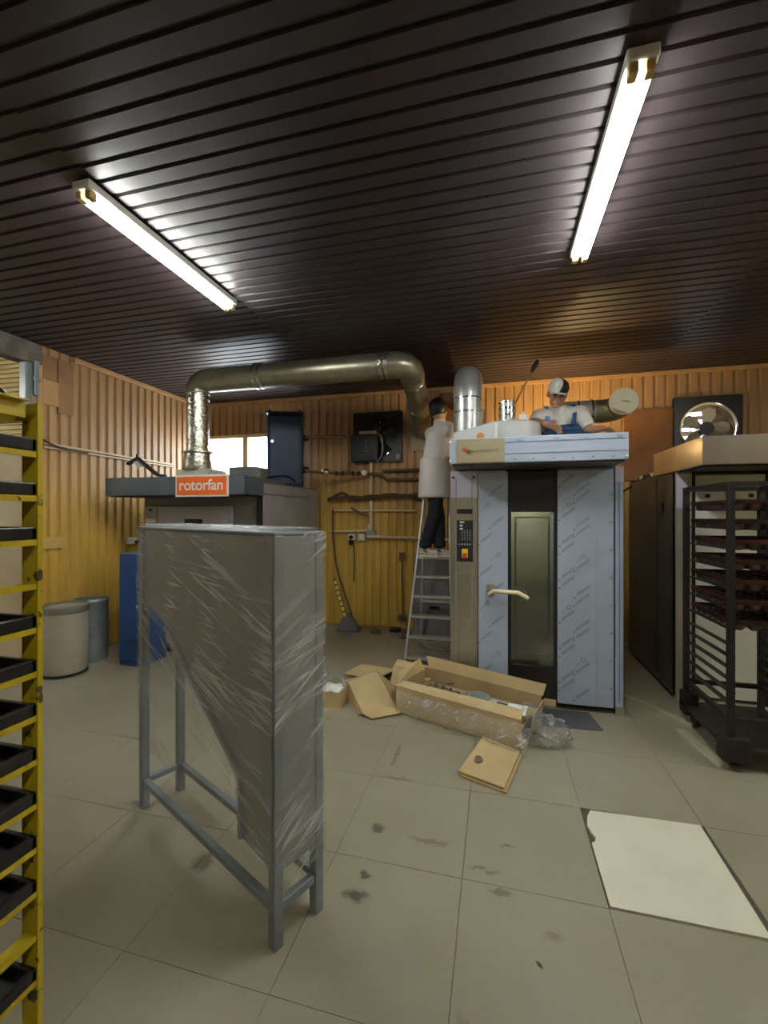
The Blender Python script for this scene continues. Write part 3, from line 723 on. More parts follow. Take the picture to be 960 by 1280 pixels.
# conduit and socket on the left wall
tag(MB().bar((XL + .02, 3.37, 2.262), (XL + .02, 5.2, 2.245), .03, .022).bar((XL + .02, 3.37, 2.225), (XL + .02, 5.2, 2.215), .03, .018).build('cable_rail', mat('cream_rail', (.62, .46, .26), .5), None, loc=Vector((XL + .02, 4, 2.2))), 'cream twin cable rail along the left ribbed wall', 'conduit')
tag(MB().tube(spline([(XL + .03, 3.35, 2.30), (XL + .06, 3.45, 2.25), (XL + .05, 3.6, 2.235), (XL + .03, 3.85, 2.225)], 4), .011, 8).build('loose_cable', M_cable, None, True, loc=Vector((XL + .04, 3.5, 2.23))), 'dark loose cable end on the cream cable rail', 'cable')
t = thing('wall_socket', 'white double socket on yellow wall above the blue cabinet', 'socket', (XL + .03, 4.45, 1.22))
MB().box(XL + .004, XL + .045, 4.39, 4.47, 1.185, 1.26).box(XL + .004, XL + .045, 4.475, 4.52, 1.19, 1.255).build('plate', M_white, t, bevel=.008)
MB().cyl((XL + .045, 4.50, 1.21), (XL + .075, 4.50, 1.21), .02, n=12).build('plug', M_black, t, smooth=True)

# ------------------------------------------------------------------ bins and blue cabinet
b = thing('waste_bin', 'beige cylindrical bin with a dark rim by the yellow wall', 'bin', (-4.09, 3.36, 0))
MB().lathe([(.17, .0), (.185, .03), (.195, .30), (.195, .60), (.198, .66), (.19, .665), (.18, .60), (.17, .05), (.0, .04)], (-4.09, 3.36, 0), 36).build('drum', M_bin, b, smooth=True)
MB().lathe([(.196, .60), (.203, .61), (.205, .665), (.188, .672), (.186, .61)], (-4.09, 3.36, 0), 36, None, True).build('rim', mat('dull_rim', (.30, .29, .26), .35, .5), b, smooth=True)
MB().lathe([(.172, 0), (.190, .005), (.190, .028), (.172, .03)], (-4.09, 3.36, 0), 36).build('base_ring', M_rubber, b, smooth=True)
b = thing('waste_bin', 'grey galvanised bin tucked beside the beige bin', 'bin', (-4.20, 3.74, 0))
MB().lathe([(.155, 0), (.16, .02), (.16, .64), (.166, .65), (.15, .65), (.148, .05), (0, .04)], (-4.20, 3.74, 0), 32).build('drum', M_galvbin, b, smooth=True)
MB().lathe([(.16, .63), (.17, .638), (.166, .655), (.152, .655)], (-4.20, 3.74, 0), 32, None, True).build('rim', M_galv, b, smooth=True)
b = thing('metal_cabinet', 'blue metal cabinet standing behind the wrapped hopper', 'cabinet', (-3.58, 3.80, 0))
MB().box(-3.75, -3.47, 3.67, 4.0, 0, 1.155).build('body', M_blue, b, bevel=.006)
d = MB().box(-3.742, -3.478, 3.655, 3.67, .06, 1.145).build('door', M_blue, b, bevel=.004)
MB().box(-3.64, -3.53, 3.648, 3.656, .26, .275).build('slot', M_navy, d); 
MB().cyl((-3.50, 3.635, .62), (-3.50, 3.655, .62), .014, n=12).build('lock', M_chrome, d, smooth=True)

# ------------------------------------------------------------------ broom, debris near the back wall
t = thing('broom', 'broom with yellow and black striped handle against the yellow wall', 'broom', (-1.86, 5.5, 0))
p0, p1 = Vector((-1.93, 5.45, .20)), Vector((-2.14, 5.60, .66))
for k in range(7):
    a0, a1 = p0.lerp(p1, k / 7), p0.lerp(p1, (k + 1) / 7 if k % 2 == 0 else (k + .45) / 7)
    MB().cyl(p0.lerp(p1, k / 7), p0.lerp(p1, (k + .75) / 7), .022, n=12).build('handle', mat('broom_yellow', (.75, .60, .16), .5), t, smooth=True)
    MB().cyl(p0.lerp(p1, (k + .75) / 7), p0.lerp(p1, (k + 1) / 7), .022, n=12).build('stripe', M_black, t, smooth=True)
MB().prism([(-2.04, 5.42, 0), (-1.74, 5.45, 0), (-1.78, 5.46, .08), (-1.84, 5.46, .17), (-1.93, 5.45, .23), (-2.0, 5.43, .14)], (0, .11, 0)).build('bristles', M_purple, t, bevel=.02)
t = thing('floor_batten', 'dark wooden batten lying along the back wall foot', 'batten', (-1.4, 5.66, 0))
MB().bar((-1.80, 5.66, .022), (-1.35, 5.68, .022), .05, .044).build('batten', M_wood, t, bevel=.004)
MB().box(-1.36, -1.22, 5.58, 5.68, 0, .05).build('block', M_black, t, bevel=.008)
for i, (x, y, s) in enumerate(((-1.14, 5.58, .07), (-1.52, 5.50, .08), (-1.13, 5.36, .06))):
    tag(MB().lathe([(s, 0), (s * .8, .02), (s * .3, .04)], (x, y, 0), 9).build('debris_heap', M_dirt, None, True, loc=Vector((x, y, 0))), ('small heap of sweepings beside the lilac-grey cabinet', 'small heap of sweepings in front of the wooden batten', 'loose sweepings in front of the lilac-grey cabinet corner')[i], 'debris', 'sweepings along the back wall')

# grey cabinet behind the ladder and wire tangle
t = thing('metal_cabinet', 'dusty lilac-grey panel cabinet seen behind the stepladder', 'cabinet', (-.78, 5.5, 0))
MB().box(-1.0, -.45, 5.42, 5.72, 0, 1.02).build('body', M_lilac, t, bevel=.005)
for z0, z1 in ((.03, .42), (.44, .72), (.74, 1.0)): MB().box(-.985, -.465, 5.408, 5.42, z0, z1).build('drawer', M_lilac, t, bevel=.004)
MB().box(-.80, -.68, 5.40, 5.409, .37, .41).build('handle_slot', M_black, t)
t = thing('wire_tangle', 'tangle of pale wires on the floor behind the stepladder', 'wire', (-.62, 5.0, 0))
for k in range(9):
    ph = random.random() * 6
    MB().tube([(-.62 + (.15 + .02 * k % 3) * math.cos(a * .7 + ph), 5.02 + .10 * math.sin(a * .7 + ph), .012 + .012 * k + .012 * math.sin(a * 1.9 + ph)) for a in range(10)], .006, 6).build('wire', mat('grey_wire', (.40, .36, .28), .6), t, smooth=True)

# ------------------------------------------------------------------ new oven in protective film
nv = thing('rack_oven', 'new rack oven still covered in blue protective film with a dark glass door', 'oven', (.29, 4.3, 0))
nx0, nx1, ny, nyb, nz = -.375, .95, 3.73, 5.05, 1.92
MB().box(nx0, nx1, ny + .03, nyb, .04, .12).build('base', M_black, nv)
MB().box(nx0, .08, ny + .03, nyb, .12, nz).build('body', M_stain, nv, bevel=.004)
MB().box(.49, nx1 - .005, ny + .03, nyb, .12, nz).build('body', M_film, nv, bevel=.004)
MB().box(.08, .49, 4.35, nyb, .12, nz).build('chamber_back', mat('chamber_liner', (.46, .46, .40), .4, .2, (.36, .36, .31), 3), nv)
MB().box(nx0 + .02, nx1 - .02, ny + .06, nyb, nz, 2.115).build('roof', M_stain, nv, bevel=.004)
MB().box(.08, .49, ny + .02, 4.36, 1.66, 1.70).build('chamber_roof', M_stain, nv)
# control column
cc = MB().box(nx0, -.150, ny - .015, ny + .03, .05, nz - .005).build('control_column', M_stain, nv, bevel=.004)
MB().box(nx0 + .002, -.152, ny - .018, ny - .0145, 1.69, nz - .008).build('film_strip', M_filmv, cc)
for x in (nx0 + .025, -.18): MB().cyl((x, ny - .024, 1.86), (x, ny - .016, 1.86), .010, n=10).build('screw', M_black, cc, smooth=True)
for x in (nx0 + .045, -.198): MB().box(x, x + .006, ny - .021, ny - .014, .08, 1.85).build('fold_line', M_greyoven_l, cc)
MB().box(-.317, -.190, ny - .022, ny - .013, 1.555, 1.595).build('vent_slot', M_blk_plastic, cc)
cp = MB().box(-.320, -.186, ny - .024, ny - .013, 1.155, 1.50).build('control_panel', mat('panel_dark_blue', (.022, .024, .036), .35), cc, bevel=.003)
yb_ = ny - .0255
MB().box(-.295, -.258, yb_, yb_ + .002, 1.478, 1.492).box(-.295, -.270, yb_, yb_ + .002, 1.450, 1.464).box(-.295, -.270, yb_, yb_ + .002, 1.423, 1.437).build('panel_readout', M_paper, cc)
bt = MB()
for r in range(6):
    for q in range(4): bt.box(-.283 + q * .022, -.271 + q * .022, yb_, yb_ + .002, 1.365 + r * .016 - .03, 1.373 + r * .016 - .03)
bt.build('panel_buttons', mat('button_grey', (.28, .29, .33), .5), cc)
for q, c in enumerate(((.3, .3, .35), (.75, .65, .05), (.2, .6, .3), (.25, .6, .35), (.35, .35, .35))):
    MB().cyl((-.298 + q * .022, yb_ - .004, 1.300), (-.298 + q * .022, yb_ + .002, 1.300), .007, n=10).build('indicator', mat('indicator_%d' % q, c, .4), cc, smooth=True)
MB().box(-.278, -.228, yb_ - .006, yb_, 1.185, 1.262).build('switch_plate', M_yel_p, cc, bevel=.003)
MB().cyl((-.253, yb_ - .035, 1.210), (-.253, yb_ - .005, 1.210), .019, n=16).build('switch_knob', M_red, cc, smooth=True)
MB().box(-.320, -.186, ny - .020, ny - .013, 1.09, 1.135).box(-.320, -.186, ny - .026, ny - .013, 1.045, 1.075).build('grip_ledge', M_stain, cc, bevel=.003)
# door
dr = MB().box(-.140, .094, ny - .03, ny + .03, .05, nz - .02).build('door', M_film, nv, bevel=.003)
MB().box(.474, .757, ny - .03, ny + .03, .05, nz - .02).build('door', M_film, nv, bevel=.003)
MB().box(.757, .882, ny - .024, ny + .03, .05, nz - .02).build('hinge_panel', M_film, nv, bevel=.002)
MB().box(.882, .894, ny - .005, ny + .03, .05, nz - .02).build('door_gap', M_blk_plastic, nv)
rp = MB().box(.894, .95, ny - .022, ny + .03, .0, nz).build('corner_post', M_film, nv, bevel=.004)
MB().box(.893, .951, ny - .0245, ny - .02, 1.80, nz - .001).build('film_strip', M_filmv, rp)
MB().box(.918, .924, ny - .026, ny - .021, .10, 1.80).build('fold_line', mat('film_edge_blue', (.18, .24, .45), .5), rp)
MB().box(.892, .952, ny - .03, ny + .03, 0, .07).build('foot', M_stain, rp, bevel=.004)
# glass
fr = MB().plate_hole(.096, .472, .10, nz - .02, .27, .96, .05, ny - .018, ny - .017)
fr = MB()
fr.box(.094, .120, ny - .022, ny + .02, .06, nz - .02).box(.448, .474, ny - .022, ny + .02, .06, nz - .02).box(.120, .448, ny - .022, ny + .02, 1.57, nz - .02).box(.120, .448, ny - .022, ny + .02, .06, .33)
fr.build('window_frame', M_blk_plastic, nv, bevel=.003)
MB().box(.120, .448, ny - .012, ny - .006, .33, 1.57).build('window_glass', M_ovenglass, nv)
for x0, x1, z0, z1 in ((.150, .162, .40, 1.53), (.410, .422, .40, 1.53), (.162, .410, 1.518, 1.53), (.162, .410, .40, .412)):
    MB().box(x0, x1, ny + .03, ny + .05, z0, z1).build('inner_window_bead', mat('bead_grey', (.34, .36, .31), .4, .4), nv)
for k in range(8): 
    MB().cyl((.862, ny - .028, .20 + k * .215), (.862, ny - .023, .20 + k * .215), .012, n=10).build('rivet', mat('rivet_grey', (.34, .38, .44), .4), nv, smooth=True)
# lever handle
hb = MB().box(-.075, -.010, ny - .05, ny - .028, .885, .985).build('handle_base', mat('handle_base_grey', (.36, .35, .30), .35, .6), nv, bevel=.012)
hp_ = [(-.060, ny - .060, .893), (-.015, ny - .085, .930), (.03, ny - .10, .930), (.17, ny - .115, .926), (.225, ny - .12, .900), (.245, ny - .12, .885)]
MB().tube(hp_, .017, 12, True, [.013, .018, .018, .018, .017, .015]).build('handle', M_handle, nv, smooth=True)
MB().box(.16, .42, ny + .10, ny + .13, 1.60, 1.62).build('chamber_fill_strip', mat('chamber_fill_strip', (1, 1, .9), .5, emit=(1.0, 1.0, .86), estr=34), nv)  # glowing strip added to brighten the top of the oven glass
# printing on the film
def print_marks(x0, x1, z0, z1, yy, name, parent):
    mb = MB(); mg = MB()
    k = 0
    z = z0 + .06
    while z < z1 - .06:
        for col in range(2):
            cx = x0 + (x1 - x0) * (.30 if (k + col) % 2 else .68); cz = z + col * .07
            if k % 3 == 2 and col == 0:
                ring = [(cx + .016 * math.cos(a), cz + .016 * math.sin(a)) for a in [R(36 * i) for i in range(11)]]
                for p, q in zip(ring, ring[1:]): mg.bar((p[0], yy, p[1]), (q[0], yy, q[1]), .005, .0015, (0, 1, 0))
                mb.bar((cx - .06, yy, cz - .05), (cx - .02, yy, cz - .015), .0035, .0015, (0, 1, 0))
            elif col == 0 or x1 - x0 > .25:
                for d in (-.007, .007):
                    mb.bar((cx - .055, yy, cz - .035 + d), (cx + .040, yy, cz + .040 + d), .0055, .0015, (0, 1, 0))
                mb.bar((cx - .075, yy, cz - .062), (cx - .065, yy, cz - .052), .014, .0015, (0, 1, 0))
        z += .135; k += 1
    mb.build(name, M_print, parent)['kind'] = 'stuff'; mg.build(name, M_print_g, parent)['kind'] = 'stuff'
print_marks(-.140, .094, .08, nz - .05, ny - .0305, 'film_printing', nv)
print_marks(.474, .757, .08, nz - .05, ny - .0305, 'film_printing', nv)
# hood
hx0, hx1, hy = -.345, .895, 3.36
h = MB().prism([(hx0, hy, 1.935), (hx0, hy, 2.125), (hx0, 3.80, 2.125), (hx0, 3.80, 1.925), (hx0, 3.72, 1.925)], (hx1 - hx0, 0, 0)).build('hood', M_film, nv, bevel=.004)
MB().box(hx0 + .02, hx1 - .02, hy + .02, 3.70, 1.922, 1.935).build('hood_underside', mat('hood_dark_underside', (.10, .095, .08), .5, .3), nv)
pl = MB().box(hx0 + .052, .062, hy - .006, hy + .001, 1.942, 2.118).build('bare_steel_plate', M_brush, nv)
for z in (2.0, 2.085): MB().box(.064, hx1 - .005, hy - .004, hy + .001, z, z + .004).build('film_crease', mat('crease_grey', (.34, .40, .47), .5), nv)
cm = MB()
for x in (.13, .26, .40, .53, .66, .79): cm.box(x, x + .012, hy - .0035, hy + .001, 1.953, 1.963)
for x in (.17, .42, .62, .84):
    ring = [(x + .014 * math.cos(R(a)), 2.108 + .012 * math.sin(R(a))) for a in range(180, 361, 30)]
    for p, q in zip(ring, ring[1:]): cm.bar((p[0], hy - .003, p[1]), (q[0], hy - .003, q[1]), .004, .003, (0, 1, 0))
cm.build('film_printing', M_print, nv)['kind'] = 'stuff'
for z in (1.955, 2.10):
    MB().ball((hx0 + .006, hy - .004, z), .010, 8, 6).build('screw', M_white, nv, smooth=True)
MB().ball((hx1 - .012, hy - .004, 1.955), .009, 8, 6).build('screw', M_white, nv, smooth=True)
# emblem: hatched red shield and a line of small dark lettering strokes
em_r, em_d = MB(), MB()
for k in range(5):
    x = -.235 + k * .011; z = 2.045 - k * .006
    (em_r if k < 4 else em_d).bar((x - .012 + .006 * k, hy - .008, z - .004 - .004 * k), (x + .020, hy - .008, z - .022), .005, .002, (0, 1, 0))
em_r.prism([(-.252, hy - .008, 2.048), (-.212, hy - .008, 2.058), (-.212, hy - .008, 2.040), (-.244, hy - .008, 2.034)], (0, .002, 0))
for k in range(4): em_d.bar((-.214, hy - .008, 2.040 - k * .011), (-.188, hy - .008, 2.034 - k * .009), .005, .0015, (0, 1, 0))
for k in range(10):
    x = -.178 + k * .0195; w = .007
    ring = [(x + w * math.cos(R(a)), 2.024 + .0007 * k + .008 * math.sin(R(a))) for a in range(30 + 40 * (k % 3), 331 - 60 * (k % 2), 50)]
    for p, q in zip(ring, ring[1:]): em_d.bar((p[0], hy - .008, p[1]), (q[0], hy - .008, q[1]), .0035, .002, (0, 1, 0))
em_d.bar((.010, hy - .008, 2.020), (.012, hy - .008, 2.046), .004, .002, (0, 1, 0))
em_r.build('emblem_red', mat('emblem_red', (.62, .09, .05), .5), pl); em_d.build('emblem_dark', mat('emblem_dark', (.09, .075, .045), .5), pl)
# fan housing on the roof
fh = thing('fan_housing', 'white drum-shaped fan housing on top of the film-covered oven', 'fan housing', (.15, 4.2, 2.125))
M_fan = mat('white_fan_housing', (.66, .68, .70), .4, .1, (.60, .62, .64), 4)
MB().lathe([(.285, 2.125), (.285, 2.36), (.270, 2.375), (.12, 2.385)], (.12, 4.22, 0), 40).build('drum', M_fan, fh, smooth=True)
MB().prism([(-.37, 3.95, 2.125), (-.37, 3.95, 2.285), (.0, 3.95, 2.365), (.0, 3.95, 2.125)], (0, .42, 0)).build('outlet', M_fan, fh, bevel=.004)
MB().prism([(-.20, 3.943, 2.128), (-.20, 3.943, 2.17), (-.12, 3.943, 2.20), (-.03, 3.943, 2.17), (-.03, 3.943, 2.128)], (0, .006, 0)).build('label_sheet', M_paper, fh)
MB().prism([(-.165, 3.938, 2.22), (-.105, 3.938, 2.22), (-.105, 3.938, 2.255), (-.135, 3.938, 2.275), (-.165, 3.938, 2.255)], (0, .008, 0)).build('warning_sticker', mat('orange_sticker', (.75, .27, .04), .5), fh)
MB().bar((.0, 3.94, 2.21), (.0, 3.94, 2.35), .03, .012).build('seam', M_white, fh)
MB().cyl((.10, 4.22, 2.38), (.10, 4.22, 2.60), .072, n=24).build('pipe_stub', M_galv, fh, smooth=True)
for z in (2.46, 2.52, 2.575): MB().lathe([(.07, z), (.079, z), (.079, z + .018), (.07, z + .018)], (.10, 4.22, 0), 24).build('band', M_chrome, fh, smooth=True)
MB().box(.20, .27, 4.05, 4.12, 2.375, 2.44).box(.225, .245, 4.07, 4.10, 2.44, 2.47).build('terminal_box', M_white, fh, bevel=.006)
# big bright duct of the new oven
dd = thing('flue_duct', 'bright new galvanised duct elbow rising from the film-covered oven', 'duct', (-.255, 4.20, 2.29))
CX, CY, CR = -.262, 4.20, .130
MB().cyl((CX, CY, 2.30), (CX, CY, 2.66), CR, n=32).build('riser', M_galv, dd, smooth=True)
MB().tube([(CX, CY, 2.64), (CX, CY, 2.70), (CX, CY + .04, 2.80), (CX, CY + .11, 2.86), (CX, CY + .20, 2.88), (CX, CY + .3, 2.88)], CR + .003, 30).build('elbow', M_galv, dd, smooth=True)
MB().cyl((CX, CY + .28, 2.88), (CX, 5.765, 2.88), CR - .002, n=28).build('run', M_galv_old, dd, smooth=True)
for z in (2.30, 2.50, 2.63): MB().lathe([(CR, z), (CR + .007, z + .003), (CR + .007, z + .012), (CR, z + .015)], (CX, CY, 0), 32).build('band', M_chrome, dd, smooth=True)
MB().cyl((CX + .11, CY + .30, 2.13), (CX + .11, CY + .30, 2.60), .05, n=20).build('side_pipe', M_galv_old, dd, smooth=True)

# capped duct behind the crouching man
de = thing('capped_duct', 'galvanised duct elbow with a round capped end behind the crouching man', 'duct', (1.0, 4.8, 2.6))
ey, ez, er = 4.86, 2.60, .118
MB().cyl((.60, ey, ez), (.98, ey, ez), er, n=28).build('run', M_galv, de, smooth=True)
MB().tube([(.97, ey, ez), (1.06, ey, ez), (1.14, ey - .02, ez + .008), (1.18, ey - .08, ez + .02), (1.185, ey - .15, ez + .03)], er, 26).build('elbow', M_galv_old, de, smooth=True)
MB().cyl((1.185, ey - .14, ez + .03), (1.187, ey - .24, ez + .035), er + .006, n=32).build('collar', M_galv_old, de, smooth=True)
MB().cyl((1.187, ey - .235, ez + .035), (1.187, ey - .245, ez + .035), er + .012, n=32).build('cap', mat('pale_end_cap', (.66, .63, .46), .5, .2), de, smooth=True)
MB().bar((1.17, ey - .248, ez + .04), (1.24, ey - .248, ez + .025), .006, .004, (0, 1, 0)).build('scratch_mark', M_black, de)
for x in (.80, .93): MB().lathe([(er, x), (er + .008, x + .004), (er + .008, x + .02), (er, x + .024)], (0, ey, ez), 28, RX).build('band', M_chrome, de, smooth=True)
for x in (.66, .90): MB().box(x - .02, x + .02, ey - .06, ey + .06, 2.115, ez - er + .02).build('support', M_galv_old, de)

# stick with a black brush tip
st = thing('brush', 'thin brown stick with black brush tip leaning up from oven roof', 'brush', (-.02, 4.62, 2.125))
MB().cyl((-.10, 4.64, 2.125), (.352, 4.6, 2.99), .008, n=8).build('stick', M_wood, st, smooth=True)
MB().tube([(.345, 4.6, 2.975), (.36, 4.6, 3.005), (.385, 4.6, 3.05), (.405, 4.6, 3.09)], .02, 10, True, [.012, .022, .028, .014]).build('brush_tip', M_black, st, smooth=True)
# work lamp lighting the wall behind the oven
wl_ = thing('work_light', 'small warm work light lying on the oven roof behind the man', 'lamp', (1.0, 5.0, 2.12))
Ml = Matrix.Translation((.74, 4.97, 2.175)) @ Matrix.Rotation(R(-8), 4, 'Y')
MB().box(-.09, .09, -.05, .05, -.03, .02, Ml).build('housing', M_black, wl_, bevel=.008)
MB().box(-.075, .075, -.04, .04, .021, .024, Ml).build('lamp_face', M_lampglow, wl_)
MB().tube([Ml @ Vector((-.1, 0, 0)), Ml @ Vector((-.1, -.02, -.045)), Ml @ Vector((.1, -.02, -.045)), Ml @ Vector((.1, 0, 0))], .006, 8).build('stand', M_black, wl_)

# brown board, brown panel, right-hand fan
tag(MB().box(1.48, 2.005, 5.735, 5.765, 1.95, 2.79).build('wall_board', M_board, None, bevel=.003, loc=Vector((1.74, 5.75, 1.95))), 'plain brown board on the ribbed wall beside the lit fan', 'board')
t = thing('wall_board', 'brown wooden panel with top ledge behind the white-coated worker', 'board', (-.72, 5.7, 2.45))
MB().box(-.66, -.50, 5.60, 5.765, 2.45, 3.10).build('panel', M_wood, t, bevel=.003)
MB().box(-.69, -.48, 5.57, 5.765, 3.10, 3.135).build('ledge', M_trim, t, bevel=.003)
fa = thing('wall_fan', 'square black wall fan with daylight louvres above the steel hood', 'fan', (2.32, 5.76, 2.18))
MB().plate_hole(1.99, 2.665, 2.18, 2.895, 2.325, 2.53, .275, 5.70, 5.765, 40).build('frame', M_black, fa, bevel=.003)
MB().lathe([(.275, 5.69), (.288, 5.685), (.288, 5.72), (.262, 5.86), (.255, 5.86), (.262, 5.72), (.262, 5.69)], (2.325, 0, 2.53), 40, Matrix.Rotation(-pi / 2, 4, 'X'), True).build('shroud', M_chrome, fa, smooth=True)
MB().cyl((2.325, 5.72, 2.53), (2.325, 5.83, 2.53), .075, n=22).build('hub', M_black, fa, smooth=True)
for k in range(5):
    a_ = R(8 + 72 * k); e1 = Vector((math.cos(a_), 0, math.sin(a_))); e2 = Vector((-math.sin(a_), 0, math.cos(a_))); c = Vector((2.325, 5.775, 2.53))
    pts = [c + e1 * .06 - e2 * .03, c + e1 * .15 - e2 * .075, c + e1 * .235 - e2 * .06, c + e1 * .25 + e2 * .015, c + e1 * .20 + e2 * .06, c + e1 * .06 + e2 * .03]
    pts = [p + Vector((0, (p - c).dot(e2) * .35, 0)) for p in pts]
    MB().prism(pts, (0, .004, 0)).build('blade', mat('fan_blade', (.42, .36, .27), .4, .3), fa)
for k in range(6):
    MB().box(2.06, 2.59, 5.85, 5.856, 2.285 + k * .092, 2.285 + k * .092 + (.058 if k < 3 else .05), None).build('louvre', mat('dusty_louvre', (.30, .25, .18), .5), fa)
MB().box(2.20, 2.215, 5.84, 5.85, 2.28, 2.80).build('louvre_rod', M_greyoven_l, fa)
MB().box(2.34, 2.60, 5.875, 5.88, 2.28, 2.82).build('half_shutter', mat('tan_shutter', (.28, .21, .14), .6), fa)

# ------------------------------------------------------------------ right-hand oven
ro = thing('rack_oven', 'dark-sided rack oven with stainless hood behind the tray trolley', 'oven', (2.2, 4.7, 0))
rx0, rx1, ry0, ry1, rz = 1.445, 2.95, 4.12, 5.42, 1.90
MB().box(rx0, rx0 + .05, ry0, ry1, .03, rz).build('side_panel', M_stain_b, ro, bevel=.004)
MB().box(rx0 + .05, rx1, ry0 + .06, ry1, .03, rz - .005).build('body', M_greyoven, ro, bevel=.004)
MB().box(rx0 + .0, rx0 + .006, ry0 + .25, ry0 + .30, 1.56, 1.66).build('side_slot', M_blk_plastic, ro)
MB().box(rx0 - .006, rx0 - .001, ry0 + .42, ry0 + .425, .1, 1.88).build('side_seam', M_rack, ro)
MB().box(rx0 + .0, rx0 + .115, ry0 - .02, ry0 + .05, .03, rz).build('door_jamb', mat('jamb_grey', (.42, .42, .36), .4, .3), ro, bevel=.003)
MB().box(rx0 + .0, rx0 + .08, ry0 - .024, ry0 - .019, 1.6, rz - .02).build('film_strip', M_filmv, ro)
MB().box(rx0 + .115, rx0 + .14, ry0 - .015, ry0 + .05, .03, rz).build('door_gasket', M_blk_plastic, ro)
d = MB().box(rx0 + .14, rx0 + .62, ry0 - .03, ry0 + .055, .06, rz - .03).build('door', M_ovenwhite, ro, bevel=.005)
for (x0, x1, z0, z1) in ((.16, .60, 1.45, 1.49), (.16, .60, 1.16, 1.175), (.38, .395, .08, 1.82)):
    MB().box(rx0 + x0, rx0 + x1, ry0 - .036, ry0 - .029, z0, z1).build('door_rib', mat('rib_grey', (.40, .42, .38), .4, .3), d)
for x, z in ((.22, 1.70), (.36, 1.71), (.52, 1.70), (.44, 1.60)):
    MB().cyl((rx0 + x, ry0 - .045, z), (rx0 + x, ry0 - .029, z), .016, n=12).build('bolt', M_black, d, smooth=True)
MB().box(rx0 + .62, rx0 + .70, ry0 - .04, ry0 + .05, .03, rz).build('door_jamb', M_rack, ro, bevel=.003)
MB().box(rx0 + .70, rx1, ry0 - .03, ry0 + .055, .06, rz - .03).build('front_panel', M_ovenwhite, ro, bevel=.003)
MB().box(1.435, rx1, 3.60, ry0 - .03, 1.905, 2.112).box(1.435, rx1, ry0 - .03, 4.6, rz + .005, 2.112).build('hood', M_stain, ro, bevel=.004)
MB().box(1.46, rx1, 3.63, ry0 - .035, 1.893, 1.905).build('hood_underside', M_blk_plastic, ro)
MB().box(rx0 - .0, rx1, ry0 - .36, ry0 + .05, .0, .028).build('threshold', mat('pale_threshold', (.52, .50, .40), .5), ro, bevel=.003)
# rag and bracket on the oven side top
t = thing('rag', 'crumpled pale rag and clip lying on the dark oven top edge', 'rag', (1.55, 4.5, 1.905))
MB().grid(lambda u, v_: (1.455 + .10 * v_, 4.72 + .55 * u, 1.908 + .035 * abs(math.sin(5 * u + 3 * v_)) + .02 * math.sin(11 * u) ** 2), 24, 6).build('cloth', mat('pale_rag', (.62, .56, .38), .8), t, 'all')
MB().tube(spline([(1.50, 4.55, 1.91), (1.50, 4.53, 1.97), (1.51, 4.55, 2.02), (1.50, 4.58, 2.06)], 4), .014, 8).build('clip', mat('pinkish_clip', (.62, .42, .30), .6), t, smooth=True)
tag(MB().tube(spline([(1.44, 5.3, 1.86), (1.36, 5.35, 1.80), (1.28, 5.4, 1.74), (1.2, 5.5, 1.72), (1.12, 5.6, 1.74)], 5), .012, 8).build('cable', M_blk_plastic, None, True, loc=Vector((1.2, 5.4, 1.72))), 'black cable curving behind the dark oven side', 'cable')
pipe('conduit', [(.98, 5.735, 1.33), (1.42, 5.735, 1.33)], .02, M_pipe_w, 'short cream conduit in the gap between the two right ovens')
# threshold rails and steel plate on the floor
t = thing('floor_rail', 'pale metal threshold rails on the floor beside the tray trolley', 'rail', (1.25, 3.7, 0))
for k, (p, q, w) in enumerate((((1.06, 4.12, .006), (1.36, 3.72, .006), .05), ((1.14, 3.98, .014), (1.38, 3.62, .014), .02), ((1.28, 3.56, .006), (1.35, 3.10, .006), .06))):
    MB().bar(p, q, w, .012 if k != 1 else .028).build('rail', mat('pale_rail', (.50, .47, .34), .5, .2), t)
tag(MB().prism([(.33, 3.38, .0), (.745, 3.41, .0), (.70, 3.69, 0), (.33, 3.69, 0)], (0, 0, .006)).build('steel_plate', M_mat, None, loc=Vector((.5, 3.5, 0))), 'dark steel plate on the floor at the oven door', 'plate')

